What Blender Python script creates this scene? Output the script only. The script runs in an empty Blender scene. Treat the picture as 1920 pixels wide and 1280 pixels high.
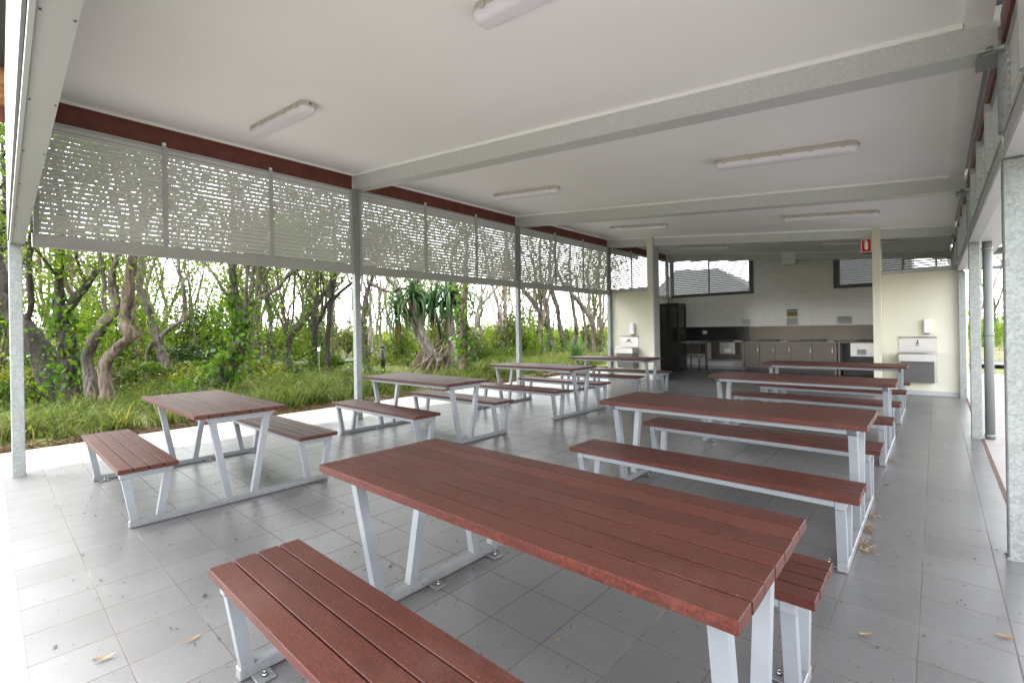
import bpy, math, random
import numpy as np
from mathutils import Vector, Matrix
R = math.radians
scene = bpy.context.scene
COL = scene.collection
rnd = random.Random(7)
nrs = np.random.RandomState(11)

# ------------------------------------------------------------------ materials
def new_mat(name):
    m = bpy.data.materials.new(name); m.use_nodes = True
    nt = m.node_tree
    return m, nt, nt.nodes['Principled BSDF']
def N(nt, t, **kw):
    n = nt.nodes.new(t)
    for k, v in kw.items():
        if k in n.inputs: n.inputs[k].default_value = v
        else: setattr(n, k, v)
    return n
def ramp(nt, fac, stops):
    r = nt.nodes.new('ShaderNodeValToRGB')
    els = r.color_ramp.elements
    while len(els) < len(stops): els.new(0.5)
    for e, (p, c) in zip(els, stops):
        e.position = p; e.color = (c[0], c[1], c[2], 1) if len(c) == 3 else c
    nt.links.new(fac, r.inputs[0]); return r.outputs[0]
def mix(nt, fac, a, b, mode='MIX'):
    m = nt.nodes.new('ShaderNodeMix'); m.data_type = 'RGBA'; m.blend_type = mode
    for sock, val in ((m.inputs[0], fac), (m.inputs[6], a), (m.inputs[7], b)):
        if hasattr(val, 'links'): nt.links.new(val, sock)
        elif isinstance(val, (int, float)): sock.default_value = val
        else: sock.default_value = (*val, 1)
    return m.outputs[2]
def math_(nt, op, a, b=None, c=None):
    m = nt.nodes.new('ShaderNodeMath'); m.operation = op
    for i, v in enumerate((a, b, c)):
        if v is None: continue
        if hasattr(v, 'links'): nt.links.new(v, m.inputs[i])
        else: m.inputs[i].default_value = v
    return m.outputs[0]
def noise(nt, scale, detail=4, rough=.6, vec=None, stretch=None):
    n = N(nt, 'ShaderNodeTexNoise'); n.inputs['Scale'].default_value = scale
    n.inputs['Detail'].default_value = detail; n.inputs['Roughness'].default_value = rough
    if vec is None:
        vec = N(nt, 'ShaderNodeTexCoord').outputs['Object']
    if stretch:
        mp = N(nt, 'ShaderNodeMapping'); mp.inputs['Scale'].default_value = stretch
        nt.links.new(vec, mp.inputs['Vector']); vec = mp.outputs[0]
    nt.links.new(vec, n.inputs['Vector']); return n.outputs['Fac']
def bump(nt, p, height, strength=.3, dist=.01):
    b = N(nt, 'ShaderNodeBump'); b.inputs['Strength'].default_value = strength; b.inputs['Distance'].default_value = dist
    nt.links.new(height, b.inputs['Height']); nt.links.new(b.outputs[0], p.inputs['Normal'])
def plain(name, c, rough=.5, metal=0, var=.08, scale=3, bumps=0, bscale=60, spec=.5, dirt=0):
    m, nt, p = new_mat(name)
    f = noise(nt, scale, 5)
    lo = tuple(x * (1 - var) for x in c); hi = tuple(min(1, x * (1 + var)) for x in c)
    col = ramp(nt, f, [(.3, lo), (.7, hi)])
    if dirt:
        f3 = noise(nt, scale * .6, 6, .7)
        k = ramp(nt, f3, [(.5, (0, 0, 0)), (.75, (1, 1, 1))])
        kk = math_(nt, 'MULTIPLY', k, dirt)
        col = mix(nt, kk, col, tuple(x * .55 for x in c))
    nt.links.new(col, p.inputs['Base Color'])
    f2 = noise(nt, scale * 4, 3)
    nt.links.new(math_(nt, 'MULTIPLY_ADD', f2, .16, rough - .08), p.inputs['Roughness'])
    p.inputs['Metallic'].default_value = metal
    p.inputs['Specular IOR Level'].default_value = spec
    if bumps: bump(nt, p, noise(nt, bscale, 3), bumps, .004)
    return m

def make_tile():
    m, nt, p = new_mat('floor tile')
    g = N(nt, 'ShaderNodeNewGeometry').outputs['Position']
    s = N(nt, 'ShaderNodeSeparateXYZ'); nt.links.new(g, s.inputs[0])
    tx = math_(nt, 'MULTIPLY_ADD', s.outputs[0], 1 / .306, .381 / .306)
    ty = math_(nt, 'MULTIPLY_ADD', s.outputs[1], 1 / .3035, -.386 / .3035)
    def joint(t, w):
        fr = math_(nt, 'FRACT', t)
        d = math_(nt, 'ABSOLUTE', math_(nt, 'SUBTRACT', fr, .5))
        return math_(nt, 'GREATER_THAN', d, .5 - w)
    wig = noise(nt, 5, 2, .5, g)
    jx = joint(tx, .0105); jy = joint(ty, .0085)
    grout = math_(nt, 'MAXIMUM', jx, jy)
    cx = math_(nt, 'FLOOR', tx); cy = math_(nt, 'FLOOR', ty)
    cc = N(nt, 'ShaderNodeCombineXYZ'); nt.links.new(cx, cc.inputs[0]); nt.links.new(cy, cc.inputs[1])
    wn = N(nt, 'ShaderNodeTexWhiteNoise'); nt.links.new(cc.outputs[0], wn.inputs['Vector'])
    base = ramp(nt, wn.outputs['Value'], [(0, (.092, .090, .090)), (1, (.128, .126, .126))])
    f1 = noise(nt, 1.1, 6, .65, g)
    base = mix(nt, .55, base, ramp(nt, f1, [(.3, (.086, .084, .084)), (.7, (.132, .130, .130))]))
    f2 = noise(nt, 110, 3, .7, g)
    base = mix(nt, 1, base, ramp(nt, f2, [(.3, (.80, .80, .80)), (.5, (1, 1, 1)), (.7, (1.18, 1.18, 1.18))]), 'MULTIPLY')
    vor = N(nt, 'ShaderNodeTexVoronoi'); vor.inputs['Scale'].default_value = 26; nt.links.new(g, vor.inputs['Vector'])
    sp = N(nt, 'ShaderNodeSeparateColor'); nt.links.new(vor.outputs['Color'], sp.inputs[0])
    dot = math_(nt, 'MULTIPLY', math_(nt, 'LESS_THAN', vor.outputs['Distance'], .10), math_(nt, 'GREATER_THAN', sp.outputs[0], .72))
    base = mix(nt, math_(nt, 'MULTIPLY', dot, .65), base, (.05, .04, .035))
    gc = ramp(nt, noise(nt, 1.7, 3, .5, g), [(.36, (.030, .018, .014)), (.54, (.055, .032, .026)), (.66, (.10, .085, .078)), (.76, (.30, .28, .26))])
    nt.links.new(mix(nt, grout, base, gc), p.inputs['Base Color'])
    r1 = ramp(nt, noise(nt, .9, 5, .6, g), [(.25, (.28, .28, .28)), (.75, (.40, .40, .40))])
    rr = math_(nt, 'ADD', r1, math_(nt, 'MULTIPLY', grout, .55))
    nt.links.new(rr, p.inputs['Roughness'])
    p.inputs['Specular IOR Level'].default_value = .9; p.inputs['IOR'].default_value = 1.62
    bump(nt, p, math_(nt, 'MULTIPLY', grout, -1), .25, .003)
    return m
def make_board():
    m, nt, p = new_mat('composite board')
    oc = N(nt, 'ShaderNodeTexCoord').outputs['Object']
    isl = N(nt, 'ShaderNodeNewGeometry').outputs['Random Per Island']
    base = ramp(nt, isl, [(0, (.040, .0095, .0058)), (.5, (.058, .0118, .0070)), (1, (.084, .0165, .0095))])
    f = noise(nt, 9, 5, .65, oc, (.25, 6, 6))
    base = mix(nt, .5, base, ramp(nt, f, [(.3, (.034, .0082, .0053)), (.7, (.084, .0165, .0098))]))
    f2 = noise(nt, 120, 3, .75, oc)
    base = mix(nt, 1, base, ramp(nt, f2, [(.34, (.50, .50, .50)), (.5, (.95, .95, .95)), (.64, (1.55, 1.5, 1.5))]), 'MULTIPLY')
    fg = noise(nt, 22, 4, .7, oc, (.5, 9, 9))
    base = mix(nt, 1, base, ramp(nt, fg, [(.34, (.70, .68, .68)), (.5, (1, 1, 1)), (.66, (1.28, 1.26, 1.26))]), 'MULTIPLY')
    fd = noise(nt, 2.2, 5, .7, oc)
    base = mix(nt, ramp(nt, fd, [(.52, (0, 0, 0)), (.75, (.22, .22, .22))]), base, (.16, .10, .085))
    vor = N(nt, 'ShaderNodeTexVoronoi'); vor.inputs['Scale'].default_value = 38; nt.links.new(oc, vor.inputs['Vector'])
    sp = N(nt, 'ShaderNodeSeparateColor'); nt.links.new(vor.outputs['Color'], sp.inputs[0])
    dot = math_(nt, 'MULTIPLY', math_(nt, 'LESS_THAN', vor.outputs['Distance'], .07), math_(nt, 'GREATER_THAN', sp.outputs[0], .8))
    base = mix(nt, math_(nt, 'MULTIPLY', dot, .6), base, (.45, .30, .25))
    nz = N(nt, 'ShaderNodeSeparateXYZ'); nt.links.new(N(nt, 'ShaderNodeNewGeometry').outputs['True Normal'], nz.inputs[0])
    topf = math_(nt, 'GREATER_THAN', nz.outputs[2], .92)
    fdu = noise(nt, 150, 3, .8, oc); fdl = noise(nt, 3.2, 5, .7, oc, (.6, 1.6, 1))
    du = math_(nt, 'MULTIPLY_ADD', fdu, 1.5, -.42)
    du = math_(nt, 'MULTIPLY', du, math_(nt, 'MULTIPLY_ADD', fdl, 1.1, .50))
    du = math_(nt, 'MULTIPLY', du, math_(nt, 'MULTIPLY_ADD', isl, .35, .82))
    du = N(nt, 'ShaderNodeClamp', Value=0).outputs[0] if False else math_(nt, 'MINIMUM', math_(nt, 'MAXIMUM', math_(nt, 'MULTIPLY', du, .55), 0), .5)
    base = mix(nt, math_(nt, 'MULTIPLY', du, topf), base, (.108, .060, .045))
    nt.links.new(base, p.inputs['Base Color'])
    nt.links.new(math_(nt, 'MULTIPLY_ADD', f, .18, .40), p.inputs['Roughness'])
    p.inputs['Specular IOR Level'].default_value = .28
    bump(nt, p, f2, .12, .002)
    return m
def make_galv(name, lo, hi, metal=.55, scale=55):
    m, nt, p = new_mat(name)
    oc = N(nt, 'ShaderNodeTexCoord').outputs['Object']
    v = N(nt, 'ShaderNodeTexVoronoi'); v.inputs['Scale'].default_value = scale; nt.links.new(oc, v.inputs['Vector'])
    sp = N(nt, 'ShaderNodeSeparateColor'); nt.links.new(v.outputs['Color'], sp.inputs[0])
    f = noise(nt, 4, 6, .7, oc)
    st = noise(nt, 7, 5, .7, oc, (3, 3, .35))
    a = math_(nt, 'ADD', math_(nt, 'MULTIPLY', sp.outputs[0], .42), math_(nt, 'ADD', math_(nt, 'MULTIPLY', f, .35), math_(nt, 'MULTIPLY', st, .32)))
    nt.links.new(ramp(nt, a, [(.2, lo), (.8, hi)]), p.inputs['Base Color'])
    p.inputs['Metallic'].default_value = metal
    nt.links.new(math_(nt, 'MULTIPLY_ADD', sp.outputs[1], .25, .36), p.inputs['Roughness'])
    return m
def make_bark(name, lo, mid, hi):
    m, nt, p = new_mat(name)
    oc = N(nt, 'ShaderNodeTexCoord').outputs['Object']
    f = noise(nt, 6, 9, .78, oc, (2.6, 2.6, .6))
    f2 = noise(nt, 1.3, 4, .6, oc)
    v = N(nt, 'ShaderNodeTexVoronoi'); v.inputs['Scale'].default_value = 9
    mp = N(nt, 'ShaderNodeMapping'); mp.inputs['Scale'].default_value = (1.6, 1.6, .4); nt.links.new(oc, mp.inputs[0]); nt.links.new(mp.outputs[0], v.inputs['Vector'])
    c = ramp(nt, f, [(.32, lo), (.5, mid), (.68, hi)])
    c = mix(nt, ramp(nt, f2, [(.45, (0, 0, 0)), (.65, (.55, .55, .55))]), c, lo)
    c = mix(nt, .5, c, ramp(nt, v.outputs['Distance'], [(0, lo), (.5, hi)]))
    f4 = noise(nt, 2.6, 5, .7, oc, (3.0, 3.0, .45))
    c = mix(nt, 1, c, ramp(nt, f4, [(.36, (.38, .36, .34)), (.5, (.95, .95, .95)), (.62, (1.55, 1.5, 1.45))]), 'MULTIPLY')
    nt.links.new(c, p.inputs['Base Color']); p.inputs['Roughness'].default_value = .85
    bump(nt, p, math_(nt, 'ADD', f, v.outputs['Distance']), .9, .04)
    return m
def make_leaf(name, stops, trans=.45, gloss=.12, rough=.4):
    m, nt, p = new_mat(name)
    geo = N(nt, 'ShaderNodeNewGeometry')
    f = noise(nt, .8, 3, .6)
    a = math_(nt, 'ADD', math_(nt, 'MULTIPLY', geo.outputs['Random Per Island'], .65), math_(nt, 'MULTIPLY_ADD', f, .9, -.27))
    col = ramp(nt, a, stops)
    nt.nodes.remove(p)
    d = N(nt, 'ShaderNodeBsdfDiffuse'); t = N(nt, 'ShaderNodeBsdfTranslucent'); g = N(nt, 'ShaderNodeBsdfGlossy')
    g.inputs['Roughness'].default_value = rough; g.inputs['Color'].default_value = (.7, .75, .7, 1)
    nt.links.new(col, d.inputs['Color'])
    tc = mix(nt, 1, col, (1.5, 1.45, .7), 'MULTIPLY'); nt.links.new(tc, t.inputs['Color'])
    m1 = N(nt, 'ShaderNodeMixShader'); m1.inputs[0].default_value = trans
    nt.links.new(d.outputs[0], m1.inputs[1]); nt.links.new(t.outputs[0], m1.inputs[2])
    m2 = N(nt, 'ShaderNodeMixShader')
    lw = N(nt, 'ShaderNodeFresnel'); lw.inputs[0].default_value = 1.4
    nt.links.new(math_(nt, 'MULTIPLY', lw.outputs[0], gloss * .5), m2.inputs[0])
    nt.links.new(m1.outputs[0], m2.inputs[1]); nt.links.new(g.outputs[0], m2.inputs[2])
    nt.links.new(m2.outputs[0], nt.nodes['Material Output'].inputs['Surface'])
    return m
def make_tilewall():
    m, nt, p = new_mat('white wall tile')
    g = N(nt, 'ShaderNodeNewGeometry').outputs['Position']
    s = N(nt, 'ShaderNodeSeparateXYZ'); nt.links.new(g, s.inputs[0])
    def joint(o, size, off, w):
        t = math_(nt, 'MULTIPLY_ADD', o, 1 / size, off)
        return t, math_(nt, 'GREATER_THAN', math_(nt, 'ABSOLUTE', math_(nt, 'SUBTRACT', math_(nt, 'FRACT', t), .5)), .5 - w / size)
    tx, jx = joint(s.outputs[0], .30, 0, .0035); tz, jz = joint(s.outputs[2], .10, .2, .004)
    gr = math_(nt, 'MAXIMUM', jx, jz)
    cc = N(nt, 'ShaderNodeCombineXYZ'); nt.links.new(math_(nt, 'FLOOR', tx), cc.inputs[0]); nt.links.new(math_(nt, 'FLOOR', tz), cc.inputs[1])
    wn = N(nt, 'ShaderNodeTexWhiteNoise'); nt.links.new(cc.outputs[0], wn.inputs['Vector'])
    base = ramp(nt, wn.outputs['Value'], [(0, (.80, .79, .765)), (1, (.86, .85, .83))])
    nt.links.new(mix(nt, gr, base, (.70, .69, .67)), p.inputs['Base Color'])
    p.inputs['Roughness'].default_value = .16
    wob = N(nt, 'ShaderNodeVectorMath'); wob.operation = 'SCALE'; wob.inputs['Scale'].default_value = 1
    h = math_(nt, 'ADD', math_(nt, 'MULTIPLY', wn.outputs['Value'], .35), math_(nt, 'MULTIPLY', gr, -1))
    h = math_(nt, 'ADD', h, math_(nt, 'MULTIPLY', noise(nt, 4, 2, .5, g), 1.2))
    bump(nt, p, h, .07, .006)
    return m
def make_concrete(name, lo, hi, rough=.8, joints=None):
    m, nt, p = new_mat(name)
    g = N(nt, 'ShaderNodeNewGeometry').outputs['Position']
    f = noise(nt, .7, 8, .7, g); f2 = noise(nt, 140, 2, .6, g)
    c = ramp(nt, f, [(.3, lo), (.7, hi)])
    c = mix(nt, 1, c, ramp(nt, f2, [(.3, (.82, .82, .82)), (.6, (1.05, 1.05, 1.05))]), 'MULTIPLY')
    if joints:
        s = N(nt, 'ShaderNodeSeparateXYZ'); nt.links.new(g, s.inputs[0])
        js = []
        for i, (size, off) in enumerate(joints):
            t = math_(nt, 'MULTIPLY_ADD', s.outputs[i], 1 / size, off)
            js.append(math_(nt, 'GREATER_THAN', math_(nt, 'ABSOLUTE', math_(nt, 'SUBTRACT', math_(nt, 'FRACT', t), .5)), .5 - .004 / size))
        c = mix(nt, math_(nt, 'MAXIMUM', *js), c, (.15, .11, .09))
    nt.links.new(c, p.inputs['Base Color']); p.inputs['Roughness'].default_value = rough
    bump(nt, p, f2, .3, .003)
    return m
def make_ground():
    m, nt, p = new_mat('forest floor')
    g = N(nt, 'ShaderNodeNewGeometry').outputs['Position']
    f = noise(nt, .35, 6, .7, g); f2 = noise(nt, 7, 6, .75, g)
    c = ramp(nt, f2, [(.3, (.035, .026, .015)), (.5, (.075, .055, .03)), (.7, (.14, .105, .065))])
    gcol = ramp(nt, f2, [(.3, (.05, .065, .015)), (.7, (.16, .18, .045))])
    nt.links.new(mix(nt, ramp(nt, f, [(.40, (0, 0, 0)), (.55, (1, 1, 1))]), c, gcol), p.inputs['Base Color'])
    p.inputs['Roughness'].default_value = .95
    bump(nt, p, f2, .8, .04)
    return m

M = {}
M['tile'] = make_tile(); M['board'] = make_board(); M['walltile'] = make_tilewall()
def make_frame():
    m, nt, p = new_mat('painted grey steel')
    oc = N(nt, 'ShaderNodeTexCoord').outputs['Object']
    z = N(nt, 'ShaderNodeSeparateXYZ'); nt.links.new(oc, z.inputs[0])
    c = ramp(nt, noise(nt, 5, 5, .65, oc), [(.3, (.185, .200, .216)), (.7, (.215, .232, .250))])
    sc = ramp(nt, noise(nt, 14, 6, .8, oc), [(.58, (0, 0, 0)), (.74, (.7, .7, .7))])
    low = ramp(nt, z.outputs[2], [(.0, (1, 1, 1)), (.10, (.25, .25, .25)), (.22, (0, 0, 0))])
    k = math_(nt, 'MULTIPLY', low, math_(nt, 'MULTIPLY_ADD', noise(nt, 20, 5, .7, oc), 1.3, -.22))
    c = mix(nt, math_(nt, 'MULTIPLY', sc, .22), c, (.10, .105, .11))
    c = mix(nt, k, c, (.085, .070, .055))
    nt.links.new(c, p.inputs['Base Color']); p.inputs['Roughness'].default_value = .4
    return m
M['frame'] = make_frame()
M['galv'] = make_galv('galvanised steel', (.17, .185, .18), (.30, .325, .315), .25, 75)
M['galvbeam'] = make_galv('galvanised beam steel', (.47, .495, .48), (.60, .625, .61), .10, 120)
M['ceiling'] = plain('ceiling paint', (.905, .91, .905), .55, 0, .025, .6, .03, 12)
M['bead'] = plain('white bead', (.86, .86, .85), .4, 0, .02)
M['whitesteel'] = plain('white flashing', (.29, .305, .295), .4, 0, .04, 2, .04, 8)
M['slat'] = plain('grey louvre slat', (.56, .575, .58), .45, 0, .04, 2)
M['slatframe'] = plain('grey louvre frame', (.40, .41, .415), .42, 0, .06, 2, dirt=.2)
M['mullion'] = plain('pale mullion', (.50, .51, .52), .42, 0, .04)
M['redwood'] = plain('dark red stained timber', (.125, .029, .018), .5, 0, .35, 6, .2, 30)
M['timber'] = plain('orange timber', (.30, .13, .05), .6, 0, .3, 5, .2, 30)
M['cream'] = plain('cream wall paint', (.64, .625, .51), .6, 0, .035, .8, .12, 90)
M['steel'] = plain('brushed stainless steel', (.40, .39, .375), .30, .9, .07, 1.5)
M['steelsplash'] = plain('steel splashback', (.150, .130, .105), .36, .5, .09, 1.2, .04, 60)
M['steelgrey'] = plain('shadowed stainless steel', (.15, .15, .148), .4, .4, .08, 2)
M['cladding'] = plain('outer galvanised cladding', (.10, .11, .108), .5, .1, .1, 3)
M['darkreflection'] = plain('steel painted with dark reflection', (.035, .036, .038), .22, .3, .3, 2)  # left splashback steel with its dark reflection put into the colour
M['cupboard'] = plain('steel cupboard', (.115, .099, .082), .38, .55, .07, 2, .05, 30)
M['black'] = plain('black metal', (.014, .014, .015), .35, 0, .3, 5)
M['darkgrey'] = plain('dark grey paint', (.075, .08, .085), .45, 0, .15, 3)
M['white'] = plain('white plastic', (.78, .78, .80), .35, 0, .03)
M['paper'] = plain('paper notice', (.72, .72, .72), .5, 0, .04)
M['ink'] = plain('print ink', (.16, .16, .18), .6, 0, .1)
M['blue'] = plain('blue print', (.04, .13, .30), .5, 0, .1)
M['yellow'] = plain('yellow print', (.42, .36, .07), .5, 0, .2, 30)
M['signred'] = plain('sign red', (.50, .012, .018), .35, 0, .06)
M['diffuser'] = plain('light diffuser', (.76, .75, .80), .45, 0, .01, .5)
M['lightbase'] = plain('light housing', (.50, .47, .42), .45, 0, .08, 8)
M['chrome'] = plain('chrome tap', (.35, .35, .36), .18, 1, .2)
M['greengrey'] = plain('grey green paint', (.165, .185, .178), .4, 0, .06)
M['concrete'] = make_concrete('apron concrete', (.27, .25, .215), (.36, .335, .30))
M['paving'] = make_concrete('outer paving', (.29, .265, .26), (.40, .37, .36), .6, [(1.2, .3), (.95, .1)])
M['path'] = make_concrete('path asphalt', (.075, .072, .072), (.11, .105, .105), .85)
M['ground'] = make_ground()
M['roofdark'] = plain('dark roof sheet', (.035, .038, .042), .5, .2, .1, 3)
BK = 1
M['bark'] = make_bark('grey brown bark', (0.0090, 0.0067, 0.0045), (0.0465, 0.0360, 0.0263), (0.1537, 0.1312, 0.1065))
M['barkdark'] = make_bark('dark bark', (0.0036, 0.0027, 0.0018), (0.0144, 0.0108, 0.0078), (0.0540, 0.0438, 0.0336))
M['barkpale'] = make_bark('pale paperbark', (0.048, 0.037, 0.028), (0.17, 0.143, 0.118), (0.34, 0.305, 0.265))
M['barkred'] = make_bark('reddish bark', (0.0160, 0.0088, 0.0056), (0.0720, 0.0464, 0.0320), (0.2160, 0.1640, 0.1280))
M['root'] = make_bark('prop root', (0.0600, 0.0375, 0.0240), (0.1725, 0.1200, 0.0863), (0.3300, 0.2625, 0.2025))
M['leafbright'] = make_leaf('bright leaf', [(.1, (0.0430, 0.0950, 0.0099)), (.5, (0.1039, 0.1724, 0.0189)), (.9, (0.2067, 0.2586, 0.0342))])
M['leafmid'] = make_leaf('mid green leaf', [(.1, (0.0255, 0.0553, 0.0106)), (.5, (0.0595, 0.1063, 0.0170)), (.9, (0.1275, 0.1700, 0.0298))])
M['leafdark'] = make_leaf('dark leaf', [(.1, (0.0098, 0.0254, 0.0078)), (.5, (0.0235, 0.0508, 0.0137)), (.9, (0.0469, 0.0782, 0.0196))], .25, .2)
M['leafyellow'] = make_leaf('yellow green leaf', [(.1, (0.0553, 0.0799, 0.0093)), (.5, (0.1224, 0.1496, 0.0187)), (.9, (0.2202, 0.2202, 0.0306))], .5)
M['leafolive'] = make_leaf('olive leaf', [(.1, (0.0331, 0.0433, 0.0170)), (.5, (0.0731, 0.0859, 0.0298)), (.9, (0.1258, 0.1326, 0.0527))], .4)
M['vine'] = make_leaf('vine leaf', [(.1, (0.0255, 0.0722, 0.0106)), (.5, (0.0722, 0.1530, 0.0191)), (.9, (0.1615, 0.2465, 0.0340))], .35, .2, .5)
M['grass'] = make_leaf('grass blade', [(.05, (0.0204, 0.0391, 0.0102)), (.38, (0.0612, 0.0952, 0.0229)), (.64, (0.1190, 0.1487, 0.0425)), (.84, (0.2125, 0.1997, 0.0850)), (1, (0.3060, 0.2465, 0.1360))], .4, .12)
M['pandan'] = make_leaf('pandanus leaf', [(.1, (0.0242, 0.0688, 0.0309)), (.5, (0.0620, 0.1308, 0.0551)), (.9, (0.1515, 0.2272, 0.0964))], .25, .25, .3)
M['dead'] = make_leaf('dead leaf', [(.1, (0.056, 0.036, 0.020)), (.5, (0.136, 0.092, 0.056)), (.9, (0.264, 0.184, 0.112))], .25, .05)
M['litter'] = make_leaf('leaf litter', [(.1, (0.0244, 0.0125, 0.0077)), (.5, (0.0666, 0.0333, 0.0202)), (.9, (0.1339, 0.0762, 0.0494))], .1, .05)
M['tan'] = make_leaf('tan dry leaf', [(.1, (.14, .085, .045)), (.5, (.25, .16, .085)), (.9, (.40, .30, .19))], .2, .1)
M['grit'] = plain('floor grit', (.05, .042, .036), .9, 0, .5, 40)
def make_glass():
    m, nt, p = new_mat('dark glass')
    f = noise(nt, 2, 2)
    nt.links.new(ramp(nt, f, [(.3, (.42, .44, .44)), (.7, (.50, .52, .52))]), p.inputs['Base Color'])
    nt.nodes.remove(p)
    t = N(nt, 'ShaderNodeBsdfTransparent'); t.inputs[0].default_value = (.42, .44, .43, 1)
    g = N(nt, 'ShaderNodeBsdfGlossy'); g.inputs['Roughness'].default_value = .03
    fr = N(nt, 'ShaderNodeFresnel'); fr.inputs[0].default_value = 1.5
    mx = N(nt, 'ShaderNodeMixShader'); nt.links.new(fr.outputs[0], mx.inputs[0]); nt.links.new(t.outputs[0], mx.inputs[1]); nt.links.new(g.outputs[0], mx.inputs[2])
    nt.links.new(mx.outputs[0], nt.nodes['Material Output'].inputs['Surface'])
    return m
M['glass'] = make_glass()

# ------------------------------------------------------------------ mesh helpers
class MB:
    def __init__(s): s.v = []; s.f = []; s.m = []; s.smooth = []
    def add(s, vs, fs, mi=0, sm=False):
        o = len(s.v); s.v.extend([tuple(v) for v in vs])
        for f in fs: s.f.append(tuple(i + o for i in f)); s.m.append(mi); s.smooth.append(sm)
        return s
    def box(s, x0, x1, y0, y1, z0, z1, mi=0):
        vs = [(x, y, z) for z in (z0, z1) for y in (y0, y1) for x in (x0, x1)]
        return s.add(vs, [(0, 2, 3, 1), (4, 5, 7, 6), (0, 1, 5, 4), (2, 6, 7, 3), (0, 4, 6, 2), (1, 3, 7, 5)], mi)
    def hexa(s, c8, mi=0):
        return s.add(c8, [(0, 2, 3, 1), (4, 5, 7, 6), (0, 1, 5, 4), (2, 6, 7, 3), (0, 4, 6, 2), (1, 3, 7, 5)], mi)
    def cbox(s, x0, x1, y0, y1, z0, z1, c=.004, mi=0, ax='x'):
        # long box along ax with all edges chamfered
        def ring(a, ins):
            p = [(c + ins, ins), (1e9, 0)]
            if ax == 'x': (u0, u1, w0, w1) = (y0, y1, z0, z1)
            elif ax == 'y': (u0, u1, w0, w1) = (x0, x1, z0, z1)
            else: (u0, u1, w0, w1) = (x0, x1, y0, y1)
            u0 += ins; u1 -= ins; w0 += ins; w1 -= ins
            pts = [(u0 + c, w0), (u1 - c, w0), (u1, w0 + c), (u1, w1 - c), (u1 - c, w1), (u0 + c, w1), (u0, w1 - c), (u0, w0 + c)]
            if ax == 'x': return [(a, u, w) for u, w in pts]
            if ax == 'y': return [(u, a, w) for u, w in pts]
            return [(u, w, a) for u, w in pts]
        a0, a1 = {'x': (x0, x1), 'y': (y0, y1), 'z': (z0, z1)}[ax]
        rings = [ring(a0, c), ring(a0 + c, 0), ring(a1 - c, 0), ring(a1, c)]
        vs = sum(rings, []); fs = []
        fl = ax == 'y'
        for k in range(3):
            for i in range(8):
                q = (k * 8 + i, k * 8 + (i + 1) % 8, (k + 1) * 8 + (i + 1) % 8, (k + 1) * 8 + i)
                fs.append(q[::-1] if fl else q)
        e0 = tuple(range(7, -1, -1)); e1 = tuple(range(24, 32))
        fs += [e0[::-1] if fl else e0, e1[::-1] if fl else e1]
        return s.add(vs, fs, mi)
    def bar(s, p0, p1, w, d, mi=0, side=(1, 0, 0)):
        # square bar between points; 'side' gives direction of width w
        p0 = Vector(p0); p1 = Vector(p1); a = (p1 - p0).normalized(); sd = Vector(side)
        sd = (sd - a * sd.dot(a)).normalized(); n = a.cross(sd)
        vs = []
        for p in (p0, p1):
            for k, l in ((-1, -1), (1, -1), (-1, 1), (1, 1)):
                vs.append(p + sd * (k * w / 2) + n * (l * d / 2))
        return s.hexa(vs, mi)
    def tube(s, pts, rad, n=10, mi=0, caps=True, sm=True):
        pts = [Vector(p) for p in pts]; k = len(pts)
        rad = rad if hasattr(rad, '__len__') else [rad] * k
        up = Vector((0, 0, 1)); t0 = (pts[1] - pts[0]).normalized()
        if abs(t0.dot(up)) > .9: up = Vector((1, 0, 0))
        u = t0.cross(up).normalized(); vs = []
        for i, p in enumerate(pts):
            t = (pts[min(i + 1, k - 1)] - pts[max(i - 1, 0)]).normalized()
            u = (u - t * u.dot(t)).normalized(); w = t.cross(u)
            for j in range(n):
                a = 2 * math.pi * j / n
                vs.append(p + (u * math.cos(a) + w * math.sin(a)) * rad[i])
        fs = []
        for i in range(k - 1):
            for j in range(n):
                fs.append((i * n + j, i * n + (j + 1) % n, (i + 1) * n + (j + 1) % n, (i + 1) * n + j))
        s.add(vs, fs, mi, sm)
        if caps:
            o = len(s.v) - len(vs)
            s.f.append(tuple(o + j for j in range(n - 1, -1, -1))); s.m.append(mi); s.smooth.append(False)
            s.f.append(tuple(o + (k - 1) * n + j for j in range(n))); s.m.append(mi); s.smooth.append(False)
        return s
    def cyl(s, c, r, h, n=20, mi=0): return s.tube([c, (c[0], c[1], c[2] + h)], r, n, mi)
    def build(s, name, mats, parent=None, loc=None):
        me = bpy.data.meshes.new(name); me.from_pydata(s.v, [], s.f)
        mats = mats if isinstance(mats, (list, tuple)) else [mats]
        for m in mats: me.materials.append(m)
        me.polygons.foreach_set('material_index', s.m); me.polygons.foreach_set('use_smooth', s.smooth)
        me.update()
        o = bpy.data.objects.new(name, me); COL.objects.link(o)
        if parent: o.parent = parent
        if loc: o.location = loc
        return o
def np_mesh(name, verts, k, mat, parent=None):
    """verts: (n*k,3) array, every k verts one polygon"""
    n = len(verts) // k
    me = bpy.data.meshes.new(name)
    me.vertices.add(n * k); me.loops.add(n * k); me.polygons.add(n)
    me.vertices.foreach_set('co', np.ascontiguousarray(verts, np.float32).ravel())
    me.loops.foreach_set('vertex_index', np.arange(n * k, dtype=np.int32))
    me.polygons.foreach_set('loop_start', np.arange(0, n * k, k, dtype=np.int32))
    me.materials.append(mat); me.update(calc_edges=True)
    o = bpy.data.objects.new(name, me); COL.objects.link(o)
    if parent: o.parent = parent
    return o
def tag(o, label=None, cat=None, group=None, kind=None):
    if label: o['label'] = label
    if cat: o['category'] = cat
    if group: o['group'] = group
    if kind: o['kind'] = kind
    return o
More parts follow.
